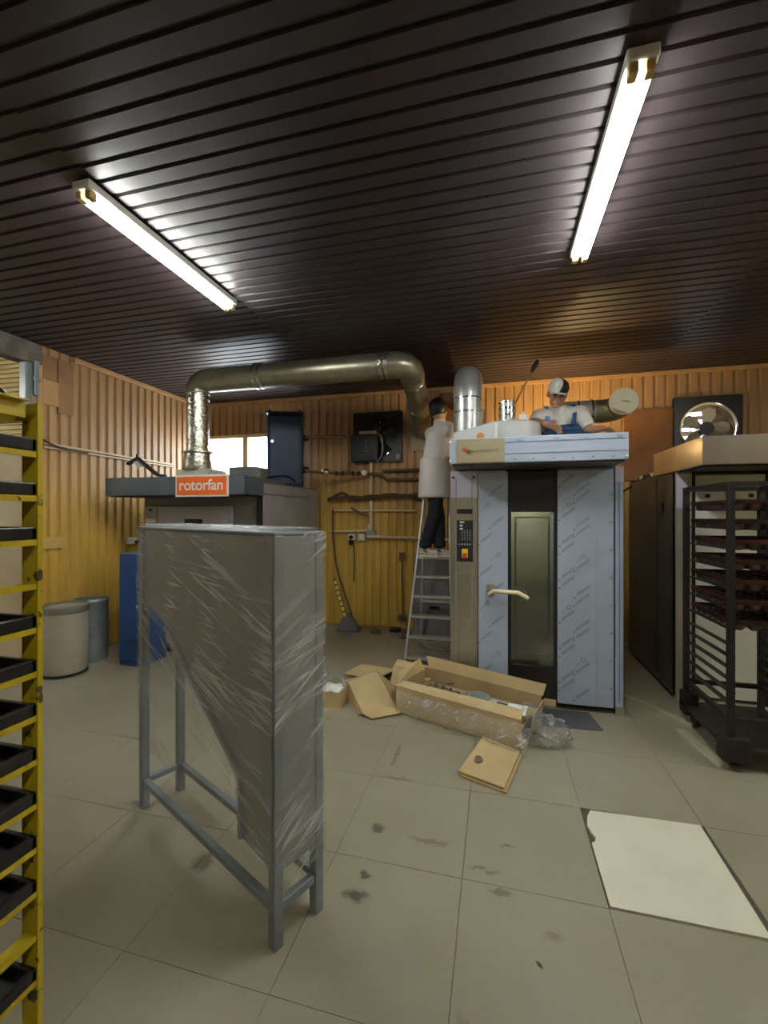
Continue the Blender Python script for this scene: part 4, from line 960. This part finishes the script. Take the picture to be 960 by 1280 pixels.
# ------------------------------------------------------------------ tray trolley at the right
def trolley():
    x0, x1, y0, y1 = 1.385, 1.86, 3.10, 3.74
    t = thing('tray_trolley', 'sooty black oven trolley loaded with baking trays', 'trolley', ((x0 + x1) / 2, (y0 + y1) / 2, 0))
    for x in (x0, x1):
        for y in (y0, y1): MB().box(x - .018, x + .018, y - .018, y + .018, .14, 1.75).build('post', M_rack, t, bevel=.003)
    for z in (1.735, .30): 
        for y in (y0, y1): MB().box(x0 + .018, x1 - .018, y - .015, y + .015, z - .015, z + .015).build('crossbar', M_rack, t)
        for x in (x0, x1): MB().box(x - .015, x + .015, y0 + .018, y1 - .018, z - .015, z + .015).build('crossbar', M_rack, t)
    zs_ = [1.60 - .1235 * k for k in range(7)] + [.76 - .072 * k for k in range(6)]
    for z in zs_:
        for s, x in ((1, x0), (-1, x1)): MB().box(min(x, x + s * .035), max(x, x + s * .035), y0 + .018, y1 - .018, z - .020, z - .014).build('runner', M_rack, t)
    MB().box(x0 - .03, x1 + .03, y0 - .03, y1 + .03, .115, .14).build('base_plate', M_rack, t, bevel=.004)
    MB().box(x0 - .06, x0 + .09, y0 - .05, y0 + .04, .06, .20).build('base_bracket', M_rack, t, bevel=.006)
    MB().box(x0 - .03, x0 + .06, y1 - .06, y1 + .05, .06, .22).build('base_bracket', M_rack, t, bevel=.006)
    for x in (x0 + .04, x1 - .04):
        for y in (y0 + .06, y1 - .06):
            w = MB().cyl((x - .018, y, .052), (x + .018, y, .052), .052, n=20).build('wheel', M_rubber, t, smooth=True)
            MB().box(x - .026, x + .026, y - .02, y + .02, .055, .115).build('wheel_fork', M_rack, w)
    words = ['topmost', 'second', 'third', 'fourth', 'fifth', 'sixth', 'lowest']
    proto = None
    for k in range(7):
        z = zs_[k] - .014
        if proto is None:
            proto = thing('baking_tray', 'reddish moulded baking tray, topmost on the black trolley', 'tray', ((x0 + x1) / 2, (y0 + y1) / 2, z), 0, 'moulded baking trays on the black trolley')
            xa, xb, ya, yb = x0 + .022, x1 - .022, y0 + .02, y1 - .03
            tr = MB(); tr.box(xa, xb, ya, yb, z + .034, z + .040)
            for a_ in ((xa, xb, ya, ya + .008), (xa, xb, yb - .008, yb), (xa, xa + .008, ya, yb), (xb - .008, xb, ya, yb)): tr.box(a_[0], a_[1], a_[2], a_[3], z + .030, z + .056)
            tr.build('tray', M_traybake, proto)
            cu = MB(); top = MB()
            for i in range(5):
                for j in range(7):
                    cx_, cy_ = xa + .048 + i * .084, ya + .048 + j * .083
                    cu.lathe([(.018, z - .010), (.031, z + .002), (.037, z + .034)], (cx_, cy_, 0), 12)
                    top.lathe([(.038, z + .040), (.036, z + .046), (.030, z + .0405)], (cx_, cy_, 0), 12)
            cu.build('cups', M_cup, proto, smooth=True); top.build('cup_rims', M_traybake, proto, smooth=True)
        else:
            dup(proto, (proto.location.x, proto.location.y, z), 'reddish moulded baking tray, %s on the black trolley' % (words[k] + (' from the top' if 0 < k < 6 else '')))
trolley()

# ------------------------------------------------------------------ yellow rack at the gateway side
def yellow_rack():
    x1, x0, y1, y0, H = -1.06, -1.56, .815, .20, 1.815
    t = thing('tray_rack', 'chipped yellow steel rack holding black trays', 'rack', ((x0 + x1) / 2, (y0 + y1) / 2, 0))
    for x, sx in ((x0, 1), (x1, -1)):
        for y, sy in ((y0, 1), (y1, -1)):
            MB().box(min(x, x + sx * .050), max(x, x + sx * .050), min(y, y + sy * .012), max(y, y + sy * .012), .10, H).build('post', M_yel, t)
    for x in (x0, x1): MB().box(min(x, x + (.004 if x == x0 else -.004)), max(x, x + (.004 if x == x0 else -.004)) , y0 + .04, y1 - .04, H - .04, H).box(x - .02, x + .02, y0 + .045, y1 - .045, H - .004, H).build('top_rail', M_yel, t)
    for y in (y0, y1): MB().box(x0 + .046, x1 - .046, y - .02, y + .0, H - .04, H).build('top_rail', M_yel, t)
    zs_ = [1.70, 1.595, 1.49, 1.385, 1.28, 1.175, 1.07, .965, .86, .755, .65, .545, .44]
    for z in zs_ + [.335, .23]:
        for s, x in ((1, x0), (-1, x1)):
            MB().box(min(x + s * .006, x + s * .035), max(x + s * .006, x + s * .035), y0 + .006, y1 - .006, z - .004, z).box(min(x + s * .003, x + s * .007), max(x + s * .003, x + s * .007), y0 + .006, y1 - .006, z - .014, z).build('ledge', M_yel, t)
    for y in (y0 + .02, y1 - .02): MB().box(x0 + .006, x1 - .006, y - .015, y + .015, .10, .13).build('base_rail', M_yel, t)
    for x in (x0 + .04, x1 - .04):
        for y in (y0 + .05, y1 - .05):
            w = MB().cyl((x - .018, y, .045), (x + .018, y, .045), .045, n=18).build('wheel', M_rubber, t, smooth=True)
            MB().box(x - .024, x + .024, y - .018, y + .018, .05, .10).build('wheel_fork', M_galv, w)
    # a black handle hooked over the top
    o = thing('hook', 'black curved hook lying on top of the yellow rack', 'hook', (-1.15, .75, H))
    MB().tube(spline([(-1.22, .80, H + .012), (-1.20, .79, H + .03), (-1.165, .78, H + .034), (-1.135, .775, H + .026), (-1.12, .77, H + .012)], 5), .008, 10).build('hook', M_blk_plastic, o, smooth=True)
    proto = None; nm = ['first', 'second', 'third', 'fourth', 'fifth', 'sixth', 'seventh', 'eighth', 'ninth', 'tenth', 'eleventh', 'twelfth']
    for k, z in enumerate([zs_[i] for i in (0, 1, 2, 4, 5, 6, 7, 8, 9, 10, 12)]):
        lab = 'black steel tray, %s from the top in the yellow rack' % nm[k]
        xa, xb, ya, yb = x0 + .008, x1 - .001, y0 - .02, y1 - .014
        if proto is None:
            proto = thing('black_tray', lab, 'tray', ((x0 + x1) / 2, .5, z), 0, 'black trays in the yellow rack')
            MB().box(xa + .01, xb - .01, ya + .01, yb - .01, z + .001, z + .004).build('tray_bottom', M_tray, proto)
            r_ = MB()
            for a_ in ((xa, xb, ya, ya + .012), (xa, xb, yb - .012, yb), (xa, xa + .012, ya, yb), (xb - .012, xb, ya, yb)): r_.box(a_[0], a_[1], a_[2], a_[3], z + .001, z + .030)
            r_.build('tray_rim', M_tray, proto, bevel=.003)
        else: dup(proto, (proto.location.x, .5, z), lab)
    # crumpled black bags in the upper compartment
    b_ = MB()
    for (x, y, zz, r) in ((-1.12, .66, 1.775, .035), (-1.17, .70, 1.79, .04), (-1.20, .60, 1.775, .04), (-1.14, .58, 1.765, .03)): b_.ball((x, y, zz), (r * 1.3, r * 1.2, r), 10, 7)
    o = remeshed(b_, 'black_bag', mat('shiny_black_plastic', (.012, .012, .014), .15, bump=1.0, bscale=40), None, .012, 2)
    tag(o, 'crumpled shiny black plastic bag in top of the yellow rack', 'bag')
yellow_rack()

# ------------------------------------------------------------------ stepladder
la = thing('stepladder', 'aluminium stepladder carrying the worker in a white coat', 'ladder', (-.67, 4.6, 0))
def lad(t, s):   # t: 0 foot .. 1 top ; s: -1 left, 1 right
    return Vector((-.672 + s * (.245 - .105 * t) + .02 * t, 4.45 + .50 * t, 1.78 * t))
for s in (-1, 1): MB().bar(lad(0, s), lad(1, s), .022, .055, (0, 1, 0)).build('stile', M_alu, la, bevel=.003)
for s in (-1, 1): MB().bar((-.66 + s * .25, 5.36, 0), (-.66 + s * .14, 4.98, 1.72), .02, .035, (0, 1, 0)).build('rear_leg', M_alu, la, bevel=.003)
for z in (.5, 1.1): MB().bar((-.66 - .25 + z * .06, 5.36 - z * .22, z), (-.66 + .25 - z * .06, 5.36 - z * .22, z), .02, .03).build('rear_brace', M_alu, la)
for k in range(7):
    t = (.06 + .203 * k) / 1.78; a_, b_ = lad(t, -1), lad(t, 1)
    w = MB().box(a_.x + .01, b_.x - .01, a_.y - .03, a_.y + .055, a_.z - .012, a_.z + .010).build('step', M_alu, la, bevel=.003)
    MB().box(a_.x + .012, b_.x - .012, a_.y - .024, a_.y + .05, a_.z + .0105, a_.z + .0125).build('tread', mat('grey_tread', (.30, .30, .29), .7), w)
for s in (-1, 1): MB().box(lad(0, s).x - .02, lad(0, s).x + .02, 4.42, 4.48, 0, .035).build('foot', M_rubber, la, bevel=.004)
STEP = lad((.06 + .203 * 5) / 1.78, 0); ZS = STEP.z + .0135

# ------------------------------------------------------------------ cardboard
def frame2(p, q):
    p, q = Vector((*p, 0)), Vector((*q, 0)); e = (q - p).normalized(); n = Vector((-e.y, e.x, 0)); return p, e, n, (q - p).length
P0, E1, N1, L1 = frame2((-.76, 3.336), (.16, 2.985))
BW, BH, TH = .46, .205, .006
lb = thing('long_box', 'long open cardboard box of metal fittings on the floor by oven door', 'box', P0)
q = lambda a, b, c: P0 + E1 * a + N1 * b + Vector((0, 0, c))
def quadp(mb, p, q_, r, s, th): n = (q_ - p).cross(s - p).normalized() * th; return mb.prism([p, q_, r, s], n)
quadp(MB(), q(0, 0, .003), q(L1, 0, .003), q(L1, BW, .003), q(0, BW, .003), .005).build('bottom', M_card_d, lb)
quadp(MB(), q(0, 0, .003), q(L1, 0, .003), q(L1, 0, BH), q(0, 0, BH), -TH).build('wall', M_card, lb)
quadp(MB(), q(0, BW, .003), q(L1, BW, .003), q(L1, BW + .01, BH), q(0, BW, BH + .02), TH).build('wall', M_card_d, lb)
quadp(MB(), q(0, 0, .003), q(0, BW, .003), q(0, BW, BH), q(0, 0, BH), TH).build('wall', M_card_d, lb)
quadp(MB(), q(L1, .16, .003), q(L1, BW, .003), q(L1 + .02, BW, BH * .9), q(L1 + .02, .22, BH * .8), -TH).build('wall', M_card, lb)
# flaps
quadp(MB(), q(-.01, 0, BH), q(L1, 0, BH - .01), q(L1 - .02, .105, BH + .02), q(.03, .09, BH + .015), TH).build('flap', M_card, lb)
quadp(MB(), q(.04, BW, BH + .02), q(L1 + .01, BW + .01, BH), q(L1 + .03, BW + .03, BH + .085), q(.0, BW + .02, BH + .11), TH).build('flap', M_card, lb)
quadp(MB(), q(0, .02, BH), q(0, BW - .02, BH), q(-.03, BW - .05, BH + .10), q(-.05, .1, BH + .06), TH).build('flap', M_card, lb)
quadp(MB(), q(L1 + .02, BW, BH * .7), q(L1 + .10, BW + .02, BH * .72), q(L1 + .10, BW + .02, BH * .95), q(L1 + .02, BW, BH * .95), TH).build('flap', M_card, lb)
# wrapping film hanging on its near side
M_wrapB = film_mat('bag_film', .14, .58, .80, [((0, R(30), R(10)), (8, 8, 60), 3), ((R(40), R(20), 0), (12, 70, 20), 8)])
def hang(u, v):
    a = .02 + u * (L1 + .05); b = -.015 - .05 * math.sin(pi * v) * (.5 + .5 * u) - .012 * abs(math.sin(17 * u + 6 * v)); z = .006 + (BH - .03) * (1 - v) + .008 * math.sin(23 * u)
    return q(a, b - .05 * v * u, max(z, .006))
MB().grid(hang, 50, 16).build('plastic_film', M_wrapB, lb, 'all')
# contents
it = thing('metal_rail', 'steel rail with a row of bolts inside the long cardboard box', 'fitting', q(.3, .2, .15))
MB().bar(q(.16, .24, .17), q(.52, .17, .18), .06, .012).build('rail', mat('brown_steel', (.22, .17, .13), .4, .6), it)
for k in range(9): MB().cyl(q(.20 + k * .035, .235 - k * .007, .178), q(.20 + k * .035, .235 - k * .007, .205), .014, .010, n=8).build('bolt', M_chrome if k % 2 else M_galv, it, smooth=True)
MB().box(-.02, .02, -.02, .02, 0, .05, Matrix.Translation(q(.14, .25, .165))).build('wood_block', M_card, it)
MB().bar(q(.30, .30, .19), q(.38, .22, .24), .01, .01).build('pin', M_pipe_b, it)
it = thing('duct_flange', 'round pale galvanised flange inside the long cardboard box', 'fitting', q(.62, .2, .15))
MB().lathe([(.105, .125), (.115, .127), (.115, .132), (.075, .134), (.075, .20), (.079, .205), (.070, .205), (.068, .125)], q(.60, .20, .0), 28, None, True).build('collar', mat('pale_zinc', (.58, .66, .64), .3, .6), it, smooth=True)
MB().box(-.12, .12, -.10, .10, .118, .126, Matrix.Translation(q(.60, .20, 0)) @ Matrix.Rotation(R(-20), 4, 'Z')).build('base', mat('pale_zinc', (.58, .66, .64)), it)
MB().box(-.012, .012, -.012, .012, .126, .21, Matrix.Translation(q(.515, .215, 0))).build('lug', M_galv, it)
it = thing('parts_box', 'small grey box with a dark label inside the long cardboard box', 'box', q(.75, .2, .12))
Mq = Matrix.Translation(q(.76, .20, .0)) @ Matrix.Rotation(R(-24), 4, 'Z')
MB().box(-.09, .09, -.06, .07, .12, .175, Mq).build('box', mat('pale_grey_carton', (.55, .55, .54), .6), it, bevel=.003)
MB().box(-.03, .05, .0, .05, .1755, .177, Mq).build('label', M_navy, it)
tag(quadp(MB(), q(.84, .10, .19), q(.97, .13, .175), q(.95, .25, .195), q(.83, .20, .205), .003).build('paper_sheet', M_paper, None, loc=q(.9, .2, .18)), 'white paper sheet at the end of the long cardboard box', 'paper')
# support under the fittings
quadp(MB(), q(.05, .03, .105), q(L1 - .02, .03, .105), q(L1 - .02, BW - .03, .105), q(.05, BW - .03, .105), .012).build('inner_tray', M_card_d, lb)
# crumpled plastic bag
random.seed(3)
bg = MB()
def crum(c, r, sx, sy, sz, seed):
    rnd = random.Random(seed); ph = [(rnd.uniform(3, 9), rnd.uniform(3, 9), rnd.uniform(0, 6)) for _ in range(6)]
    def P(u, v):
        a, t = 2 * pi * u, pi * v - pi / 2; k = 1
        for f1, f2, p in ph: k += .11 * abs(math.sin(f1 * a * .5 + f2 * t + p)) - .05
        return (c[0] + sx * r * k * math.cos(t) * math.cos(a), c[1] + sy * r * k * math.cos(t) * math.sin(a), max(.004, c[2] + sz * r * k * math.sin(t)))
    return P
bg.grid(crum((.33, 3.15, .075), .12, 1.15, .85, .75, 5), 44, 22); bg.grid(crum((.22, 3.22, .12), .09, 1.1, .9, 1.0, 8), 40, 20)
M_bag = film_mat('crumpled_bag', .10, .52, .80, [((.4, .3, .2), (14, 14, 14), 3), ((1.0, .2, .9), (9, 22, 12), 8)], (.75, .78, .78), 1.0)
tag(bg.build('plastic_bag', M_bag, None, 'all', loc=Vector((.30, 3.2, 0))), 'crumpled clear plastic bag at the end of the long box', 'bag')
# loose sheet of cardboard
t = thing('cardboard_sheet', 'flat square of cardboard with a dark smudge lying on the floor', 'cardboard', (-.03, 2.8, 0))
cs = [(-.215, 2.615, .022), (.045, 2.515, .022), (.150, 2.93, .022), (-.085, 3.035, .034)]
MB().prism([Vector(c) for c in cs], (0, 0, .008)).prism([Vector((c[0] + .012, c[1] - .012, .004)) for c in cs], (0, 0, .010)).build('sheet', M_card, t)
ring = [(-.105 + .028 * math.cos(R(a_)) * (1 + .2 * math.sin(a_)), 2.76 + .045 * math.sin(R(a_)), .0312 + .001) for a_ in range(0, 360, 30)]
MB().prism([(x, y, z) for x, y, z in ring], (0, 0, .002)).build('smudge', M_dirt, t)
# small box with parts, and the torn carton behind it
t = thing('small_box', 'small cardboard box with pale contents beside the wrapped hopper', 'box', (-1.28, 3.34, 0))
MB().box(-1.42, -1.205, 3.27, 3.276, 0, .13).box(-1.42, -1.205, 3.46, 3.466, 0, .13).box(-1.42, -1.414, 3.276, 3.46, 0, .13).box(-1.211, -1.205, 3.276, 3.46, 0, .13).box(-1.414, -1.211, 3.276, 3.46, 0, .008).build('carton', M_card, t)
MB().grid(lambda u, v_: (-1.41 + .195 * u, 3.28 + .175 * v_, .115 + .02 * abs(math.sin(7 * u + 9 * v_))), 12, 12).build('contents', M_paper, t)
MB().tube(arc((-1.30, 3.40, .13), .085, 0, pi, 8, (1, 0, 0), (0, .5, .86)), .012, 8).build('ring_handle', M_galvbin, t, smooth=True)
tc = thing('torn_carton', 'torn open cardboard carton tipped over near the small box', 'box', (-1.0, 3.4, 0))
def cq(mb, pts, th=.006):
    p = [Vector(x) for x in pts]; n = (p[1] - p[0]).cross(p[-1] - p[0]).normalized() * th; return mb.prism(p, n)
cq(MB(), [(-1.20, 3.47, .135), (-.985, 3.19, .02), (-.80, 3.42, .03), (-1.02, 3.70, .17)]).build('panel', M_card, tc)
cq(MB(), [(-.985, 3.19, .02), (-.90, 3.155, .008), (-.74, 3.36, .008), (-.80, 3.42, .03)]).build('flap', M_card, tc)
cq(MB(), [(-.90, 3.155, .012), (-.72, 3.29, .012), (-.72, 3.38, .012), (-.86, 3.27, .05)]).build('flap', M_card, tc)
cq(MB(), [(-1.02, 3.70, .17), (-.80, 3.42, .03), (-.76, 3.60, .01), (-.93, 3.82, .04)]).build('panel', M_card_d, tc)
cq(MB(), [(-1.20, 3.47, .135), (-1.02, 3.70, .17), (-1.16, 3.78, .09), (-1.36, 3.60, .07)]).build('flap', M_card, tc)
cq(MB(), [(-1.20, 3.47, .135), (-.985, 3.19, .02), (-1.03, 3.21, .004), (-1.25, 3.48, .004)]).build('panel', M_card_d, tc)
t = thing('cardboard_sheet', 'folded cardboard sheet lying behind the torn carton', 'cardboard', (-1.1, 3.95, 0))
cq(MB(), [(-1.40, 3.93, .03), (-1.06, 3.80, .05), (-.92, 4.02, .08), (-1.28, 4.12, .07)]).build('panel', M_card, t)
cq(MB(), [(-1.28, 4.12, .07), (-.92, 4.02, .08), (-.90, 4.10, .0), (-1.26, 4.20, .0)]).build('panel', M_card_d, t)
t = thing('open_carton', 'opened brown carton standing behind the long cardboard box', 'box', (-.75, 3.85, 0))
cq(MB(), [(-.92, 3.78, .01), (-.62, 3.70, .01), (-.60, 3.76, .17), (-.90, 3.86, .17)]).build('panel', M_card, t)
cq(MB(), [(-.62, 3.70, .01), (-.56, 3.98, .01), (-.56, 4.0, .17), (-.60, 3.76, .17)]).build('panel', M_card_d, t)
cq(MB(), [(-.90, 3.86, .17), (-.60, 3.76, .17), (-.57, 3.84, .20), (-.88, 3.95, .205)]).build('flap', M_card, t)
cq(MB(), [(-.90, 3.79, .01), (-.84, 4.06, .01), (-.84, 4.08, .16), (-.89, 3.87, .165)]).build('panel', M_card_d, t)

# ------------------------------------------------------------------ people
def V(*a): return Vector(a)
def hand(mb, wrist, d, side, up, curl=.5):
    """palm, four bent fingers and a thumb; d = direction of the fingers, side = towards the thumb"""
    d, side, up = Vector(d).normalized(), Vector(side).normalized(), Vector(up).normalized(); w = Vector(wrist)
    for k in (-1, 0, 1): mb.cap(w + side * .010 * k, w + d * .085 + side * .024 * k, .017, .014, 8)
    for k, ln in enumerate((.068, .078, .073, .056)):
        b = w + d * .088 + side * (.030 - .020 * k); m1 = b + (d - up * curl * .5) * ln * .55; e = m1 + (d * .5 - up * curl) * ln * .5
        mb.cap(b, m1, .0095, .0088, 8); mb.cap(m1, e, .0088, .0075, 8)
    b = w + d * .03 + side * .032; m1 = b + (d * .6 + side * .7) * .04; mb.cap(b, m1, .0125, .011, 8); mb.cap(m1, m1 + (d * .9 - up * .2) * .032, .011, .009, 8)

# -- worker on the stepladder, turned away to the right
w1 = thing('person', 'person in a white coat and dark trousers standing on the stepladder reaching up', 'person', (STEP.x, STEP.y, ZS))
fw = V(.78, .62, 0).normalized(); lt = V(-.62, .78, 0)         # facing direction, their left
hipc = V(-.655, 4.80, ZS + .83); chest = V(-.600, 4.82, ZS + 1.20); neck = V(-.600, 4.79, ZS + 1.46); head = V(-.612, 4.77, ZS + 1.605)
feet = {1: V(-.655, 4.80, ZS), -1: V(-.735, 4.735, ZS)}
feet = {1: V(-.600, 4.795, ZS), -1: V(-.745, 4.745, ZS)}
sf = V(.80, -.45, 0).normalized()
bd = MB()
bd.ball(hipc, (.125, .125, .12), 14, 10); bd.cap(hipc, chest, .115, .13, 14)
sh = {s: chest + lt * s * .165 + V(0, 0, .17) for s in (1, -1)}
bd.cap(sh[1], sh[-1], .075, .075); bd.cap(chest, chest + V(0, 0, .12), .13, .11); bd.cap(chest + V(0, 0, .15), neck + V(0, 0, .05), .065, .055)
bd.ball(head, (.085, .095, .115), 16, 12); bd.ball(head + fw * .03 + V(0, 0, -.06), (.06, .06, .06), 12, 8)
bd.ball(head + fw * .10 + V(0, 0, -.02), .018, 8, 6)
for s in (1, -1): bd.ball(head + lt * s * .085 + V(0, 0, -.01), (.018, .018, .032), 8, 6)
knee = {}
for s in (1, -1):
    hj = hipc + lt * s * .065 - V(0, 0, .03); an = feet[s] + V(0, 0, .085); kn = hj.lerp(an, .5) + fw * .03; knee[s] = kn
    bd.cap(hj, kn, .085, .058); bd.cap(kn, an, .055, .038); bd.cap(an, feet[s] + sf * .12 + V(0, 0, .03), .038, .03)
hands = {1: V(-.24, 5.22, ZS + 1.62), -1: V(-.40, 5.12, ZS + 1.42)}; elb = {}
for s in (1, -1):
    e = sh[s].lerp(hands[s], .5) + V(0.0, 0, -.07); elb[s] = e
    bd.cap(sh[s], e, .052, .042); bd.cap(e, hands[s], .040, .028); hand(bd, hands[s], hands[s] - e, lt * -s, V(0, 0, 1), .4)
remeshed(bd, 'body', M_skin, w1, .008, 3)
ct = MB()
hem = hipc + V(-.015, 0, -.165)
ct.cap(chest + V(0, 0, .07), hipc + V(-.01, 0, .02), .160, .170, 18)
ct.lathe([(.05, .36), (.155, .26), (.172, 0), (.178, -.15), (.168, -.17)], hipc + V(-.005, 0, -.02), 24, Matrix.Diagonal((1, 1.1, 1, 1)))
ct.cap(sh[1], sh[-1], .092, .092); ct.cap(chest + V(0, 0, .1), chest + V(0, 0, .20), .15, .09)
for s in (1, -1): ct.cap(sh[s], elb[s], .078, .066); ct.cap(elb[s], elb[s].lerp(hands[s], .75), .064, .052)
ct.cap(chest + V(0, 0, .22), neck + V(0, 0, .01), .08, .070)
for k in range(5):      # cloth folds
    a0 = chest + V(-.10 + .02 * k, -.135, -.02 - .05 * k); ct.cap(a0, a0 + V(.09, -.015, .09), .018, .008, 8)
remeshed(ct, 'coat', M_coat, w1, .009, 10)
tr = MB()
for s in (1, -1):
    hj = hipc + lt * s * .065 - V(0, 0, .02); an = feet[s] + V(0, 0, .135)
    tr.cap(hj, knee[s], .088, .076); tr.cap(knee[s], an, .078, .066); tr.cyl(an + V(0, 0, .02), an - V(0, 0, .03), .066, .068)
remeshed(tr, 'trousers', M_trouser, w1, .009, 3)
for s in (1, -1):
    f = feet[s]; m_ = MB(); sd = V(-sf.y, sf.x, 0)
    m_.cap(f - sf * .05 + V(0, 0, .05), f + sf * .06 + V(0, 0, .048), .045, .042); m_.cap(f + sf * .05 + V(0, 0, .045), f + sf * .15 + V(0, 0, .034), .042, .030); m_.cap(f - sf * .03 + V(0, 0, .06), f - sf * .02 + V(0, 0, .10), .045, .045)
    shoe = remeshed(m_, 'shoe', M_shoe, w1, .007, 2)
    prof = [(-.10, -.035), (.02, -.042), (.13, -.042), (.185, -.02), (.19, .015), (.14, .042), (.02, .042), (-.10, .035)]
    MB().prism([f + sf * a_ + sd * b_ for a_, b_ in prof], (0, 0, .022)).build('sole', M_sole, shoe, bevel=.006)
    MB().bar(f + sf * .06 + sd * -.038 + V(0, 0, .05), f + sf * .0 - sd * .044 + V(0, 0, .075), .004, .012).build('stripe', M_black, shoe)
cp_ = MB(); cp_.ball(head + V(0, 0, .018) - fw * .006, (.100, .108, .115), 20, 14)
hr = remeshed(cp_, 'cap', M_hair, w1, .008, 2)
# -- man crouching on the oven roof
w2 = thing('person', 'man in white t-shirt, blue overalls and cap crouching on the oven roof', 'person', (.60, 4.5, 2.115))
RZ = 2.117
pel = V(.60, 4.70, RZ + .20); ch2 = V(.585, 4.50, RZ + .33); nk2 = V(.565, 4.36, RZ + .445); hd2 = V(.545, 4.27, RZ + .535)
bd = MB(); bd.ball(pel, (.16, .14, .13), 14, 10); bd.cap(pel, ch2, .13, .145); 
s2 = {-1: V(.405, 4.41, RZ + .36), 1: V(.765, 4.42, RZ + .375)}
bd.cap(s2[-1], s2[1], .07, .07); bd.cap(ch2, nk2, .12, .06); bd.cap(nk2, hd2, .055, .06)
Mh = Matrix.Rotation(R(24), 4, 'X') @ Matrix.Rotation(R(14), 4, 'Y')    # head bowed towards the hands
hp2 = lambda x, y, z: hd2 + (Mh @ V(x, y, z))
bd.ball(hd2 + Mh @ V(0, .01, .02), (.078, .097, .10), 18, 14, Mh); bd.ball(hp2(0, -.035, -.055), (.056, .055, .06), 14, 10, Mh)
bd.cap(hp2(0, -.092, .005), hp2(0, -.112, -.028), .010, .016, 8); bd.ball(hp2(0, -.088, -.062), (.024, .012, .011), 10, 6, Mh); bd.ball(hp2(0, -.08, -.095), (.026, .022, .018), 10, 6, Mh)
for s in (-1, 1): bd.ball(hp2(s * .078, .01, -.01), (.014, .022, .032), 8, 6, Mh); bd.ball(hp2(s * .035, -.075, -.03), (.022, .018, .02), 8, 6, Mh)
e2 = {-1: V(.350, 4.35, RZ + .315), 1: V(.83, 4.30, RZ + .20)}; h2 = {-1: V(.425, 4.10, RZ + .235), 1: V(.91, 4.22, RZ + .195)}
for s in (-1, 1):
    bd.cap(s2[s], e2[s], .050, .042); bd.cap(e2[s], h2[s], .040, .028)
hand(bd, h2[-1], V(.9, -.1, -.35), V(.2, -.7, .6), V(.3, .2, 1), .7); hand(bd, h2[1], V(.7, -.3, -.35), V(0, -1, .2), V(0, 0, 1), .35)
kn2 = {-1: V(.46, 4.42, RZ + .07), 1: V(.76, 4.42, RZ + .07)}; an2 = {-1: V(.50, 4.84, RZ + .055), 1: V(.74, 4.84, RZ + .055)}
for s in (-1, 1): bd.cap(pel + V(s * .09, 0, -.02), kn2[s], .085, .06); bd.cap(kn2[s], an2[s], .055, .042); bd.cap(an2[s], an2[s] + V(0, .10, -.015), .038, .03)
remeshed(bd, 'body', M_skin, w2, .007, 3)
ts = MB(); ts.cap(pel + V(0, 0, .02), ch2, .15, .165, 16); ts.cap(s2[-1], s2[1], .085, .085); ts.cap(ch2, nk2 - V(0, -.01, .03), .14, .075)
for s in (-1, 1): ts.cap(s2[s], s2[s].lerp(e2[s], .62), .078, .066)
ts.cap(s2[1] + V(.0, -.05, .0), ch2 + V(.05, -.13, -.03), .02, .012, 8); ts.cap(s2[-1] + V(.03, -.05, .0), ch2 + V(-.06, -.13, -.05), .02, .012, 8)
remeshed(ts, 't_shirt', M_tee, w2, .009, 3)
ovl = MB(); ovl.cap(pel, pel.lerp(ch2, .55), .168, .172, 16)
ovl.cap(V(.50, 4.375, RZ + .215), V(.72, 4.37, RZ + .22), .055, .06); ovl.cap(V(.50, 4.36, RZ + .14), V(.73, 4.36, RZ + .14), .085, .09); ovl.cap(V(.55, 4.30, RZ + .16), V(.83, 4.30, RZ + .14), .055, .045)
for s in (-1, 1): ovl.cap(pel + V(s * .09, 0, -.02), kn2[s], .10, .072); ovl.cap(kn2[s], an2[s], .068, .055)
op = remeshed(ovl, 'overalls', M_overall, w2, .009, 3)
for s in (-1, 1):
    x = .585 + s * .115
    pts = spline([(x - s * .02, 4.318, RZ + .255), (x, 4.318 + .012, RZ + .33), (x + s * .005, 4.36, RZ + .42), (x + s * .005, 4.42, RZ + .462), (x, 4.50, RZ + .475)], 4)
    m_ = MB()
    for p_, q_ in zip(pts, pts[1:]): m_.bar(p_, q_, .036, .012, (0, -.6, 1))
    m_.build('strap', M_strap if s < 0 else M_overall, op)
for s in (-1, 1): MB().box(-.04, .04, 0, .20, 0, .07, Matrix.Translation(an2[s] + V(0, .03, -.055))).build('boot', M_blk_plastic, w2, bevel=.02)
# cap: white front and peak, dark crown
cw = MB(); cw.ball(hp2(0, .012, .055), (.088, .105, .085), 20, 14, Mh)
cb = remeshed(cw, 'cap', mat('black_cap_cloth', (.016, .015, .017), .8), w2, .008, 2)
cf = MB(); cf.ball(hp2(-.030, -.022, .066), (.070, .080, .076), 16, 12, Mh); remeshed(cf, 'cap_front', M_tee, cb, .008, 2)
pk = MB(); pk.prism([hp2(x, y, .028 - abs(x) * .1) for x, y in ((-.075, -.06), (-.06, -.125), (-.02, -.155), (.02, -.155), (.06, -.125), (.075, -.06))], Mh @ V(0, 0, .010)); pk.build('cap_peak', M_tee, cb, bevel=.003)
ey_ = MB()
for s in (-1, 1): ey_.ball(hp2(s * .032, -.088, .002), (.014, .008, .007), 10, 6, Mh); ey_.bar(hp2(s * .018, -.098, .020), hp2(s * .05, -.088, .020), .006, .008)
ey_.build('eyes_and_brows', M_hair, w2, smooth=True)
